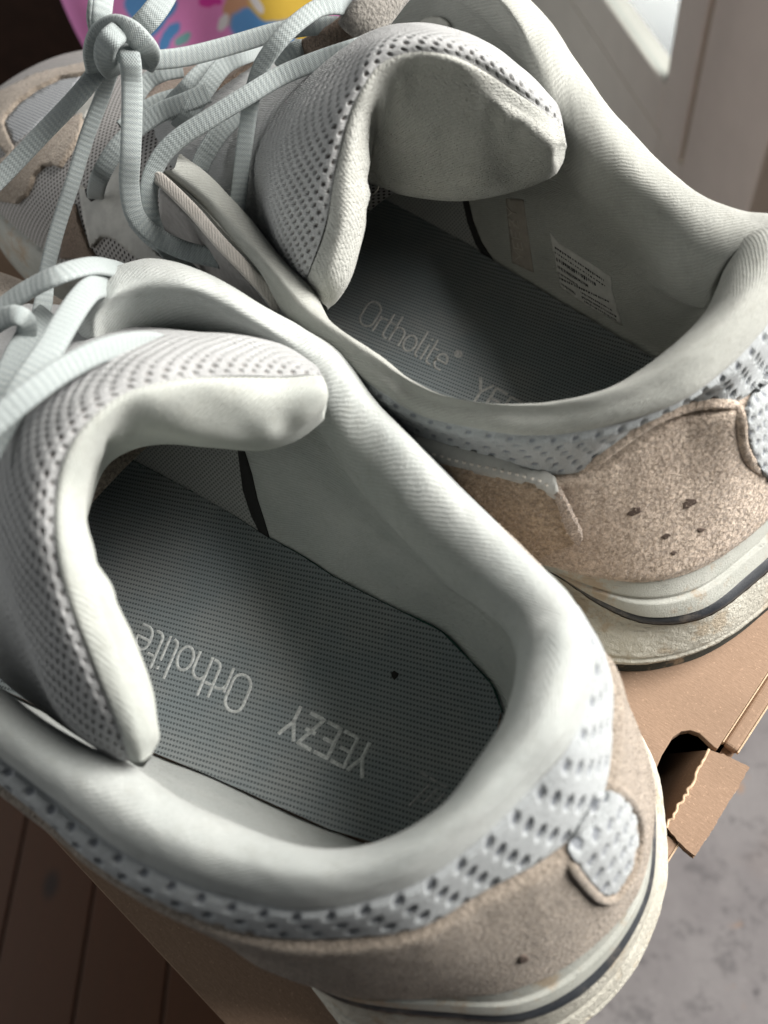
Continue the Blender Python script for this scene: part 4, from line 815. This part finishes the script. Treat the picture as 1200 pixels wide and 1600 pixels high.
# printed bag behind the toes
def m_bag():
    s = NT('printed_cloth'); uv = s.uv(); u, v, _ = s.sep(uv); n1 = s.noise(uv, .35, 3)
    du = s.ma('ADD', u, s.ma('MULTIPLY', s.ma('SUBTRACT', n1, .5), .9)); dv = s.ma('ADD', v, s.ma('MULTIPLY', s.ma('SUBTRACT', s.noise(uv, .5, 2), .5), .8))
    col = (.72, .26, .56)
    for (cx, cy, rx, ry, an, c) in BLOBS:
        ca, sa = math.cos(an), math.sin(an); x = s.ma('SUBTRACT', du, cx); y = s.ma('SUBTRACT', dv, cy)
        a = s.ma('DIVIDE', s.ma('ADD', s.ma('MULTIPLY', x, ca), s.ma('MULTIPLY', y, sa)), rx); b = s.ma('DIVIDE', s.ma('SUBTRACT', s.ma('MULTIPLY', y, ca), s.ma('MULTIPLY', x, sa)), ry)
        r = s.ma('ADD', s.ma('MULTIPLY', a, a), s.ma('MULTIPLY', b, b)); col = s.mix(s.ramp(r, .8, 1.25, 1, 0), col, c)
    return s.out(col, .6, s.bump(s.noise(uv, 3), .05, .5))
b0 = P(215, 130, -12); b1 = P(620, 130, -12); bu = (b1-b0); blen = np.linalg.norm(bu); bu /= blen; bnrm = np.array([bu[1], -bu[0], 0]); bnrm = -bnrm if bnrm[1] > 0 else bnrm
def bagpx(x, y):
    r = ray(x, y); t = ((b0+bnrm*2.9-EYE)@bnrm)/(r@bnrm); p = EYE+r*t; return (p-b0)@bu, p[2]-b0[2]
BL_, PK, YE, TAN, WH, MG = (.10, .30, .62), (.72, .26, .56), (.66, .46, .07), (.55, .30, .18), (.7, .7, .72), (.62, .05, .35)
BLOBS = []
for x, y, rx, ry, an, c in ((215,20,30,25,0,BL_),(250,35,42,9,.7,BL_),(262,62,30,9,.75,BL_),(285,68,16,7,.6,(.2,.45,.45)),(325,8,22,10,.1,MG),(362,25,16,22,-.4,TAN),(375,5,25,12,0,TAN),(425,38,48,22,.1,BL_),(440,5,36,16,0,YE),(400,2,8,16,.6,WH),(450,85,45,22,0,BL_),(495,58,26,12,.2,YE),(345,42,6,22,-.7,WH),(540,30,30,30,0,PK),(580,80,25,20,0,BL_)):
    k_ = 1.45 if x > 400 else .95; a, z = bagpx(x, y); s_ = abs(bagpx(x+10, y)[0]-bagpx(x, y)[0])/10; zs = abs(bagpx(x, y+10)[1]-bagpx(x, y)[1])/10; BLOBS.append((a, z, rx*s_*k_, ry*zs*k_, an, c))
uu = np.linspace(-3, blen+3, 60); zz = np.linspace(-30, 22, 60); U_, Z_ = np.meshgrid(uu, zz)
bul = 3.0*np.sqrt(np.maximum(1-((U_-blen/2)/(blen/2+3))**2, 0))*np.sqrt(np.maximum(1-((Z_+4)/26)**2, 0))+.35*np.sin(U_*.5+Z_*.3)+.3*np.sin(U_*.9-Z_*.45)
Gf = b0+bu*U_[..., None]+ez*Z_[..., None]+bnrm*bul[..., None]; Gb = b0+bu*U_[..., None]+ez*Z_[..., None]-bnrm*(np.abs(bul)*.8)[..., None]
bag = empty('bag', b0+bu*blen/2-ez*30, 'bright pink, blue and yellow printed cloth bag beyond the laces', 'bag'); BAGM = m_bag()
grid_obj('front_panel', Gf, BAGM, bag, np.stack([U_, Z_], 2)); grid_obj('rear_panel', Gb, BAGM, bag, np.stack([U_, Z_], 2))
# dark wooden furniture in the shadow at the far left
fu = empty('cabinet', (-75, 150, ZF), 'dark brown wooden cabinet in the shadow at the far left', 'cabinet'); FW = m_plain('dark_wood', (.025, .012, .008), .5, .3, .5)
fc = P(65, 30, -35); 
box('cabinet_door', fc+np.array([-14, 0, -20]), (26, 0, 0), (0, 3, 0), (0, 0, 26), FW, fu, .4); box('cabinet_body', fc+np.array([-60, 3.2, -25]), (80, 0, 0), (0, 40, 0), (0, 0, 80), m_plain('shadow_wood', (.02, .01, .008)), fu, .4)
stool = box('stool', bp(4, 4, ZF+.6), e1*(BL-8), e2*(BW-8), ez*(-BH-.01-ZF-.6), WD, None); stool['kind'] = 'structure'
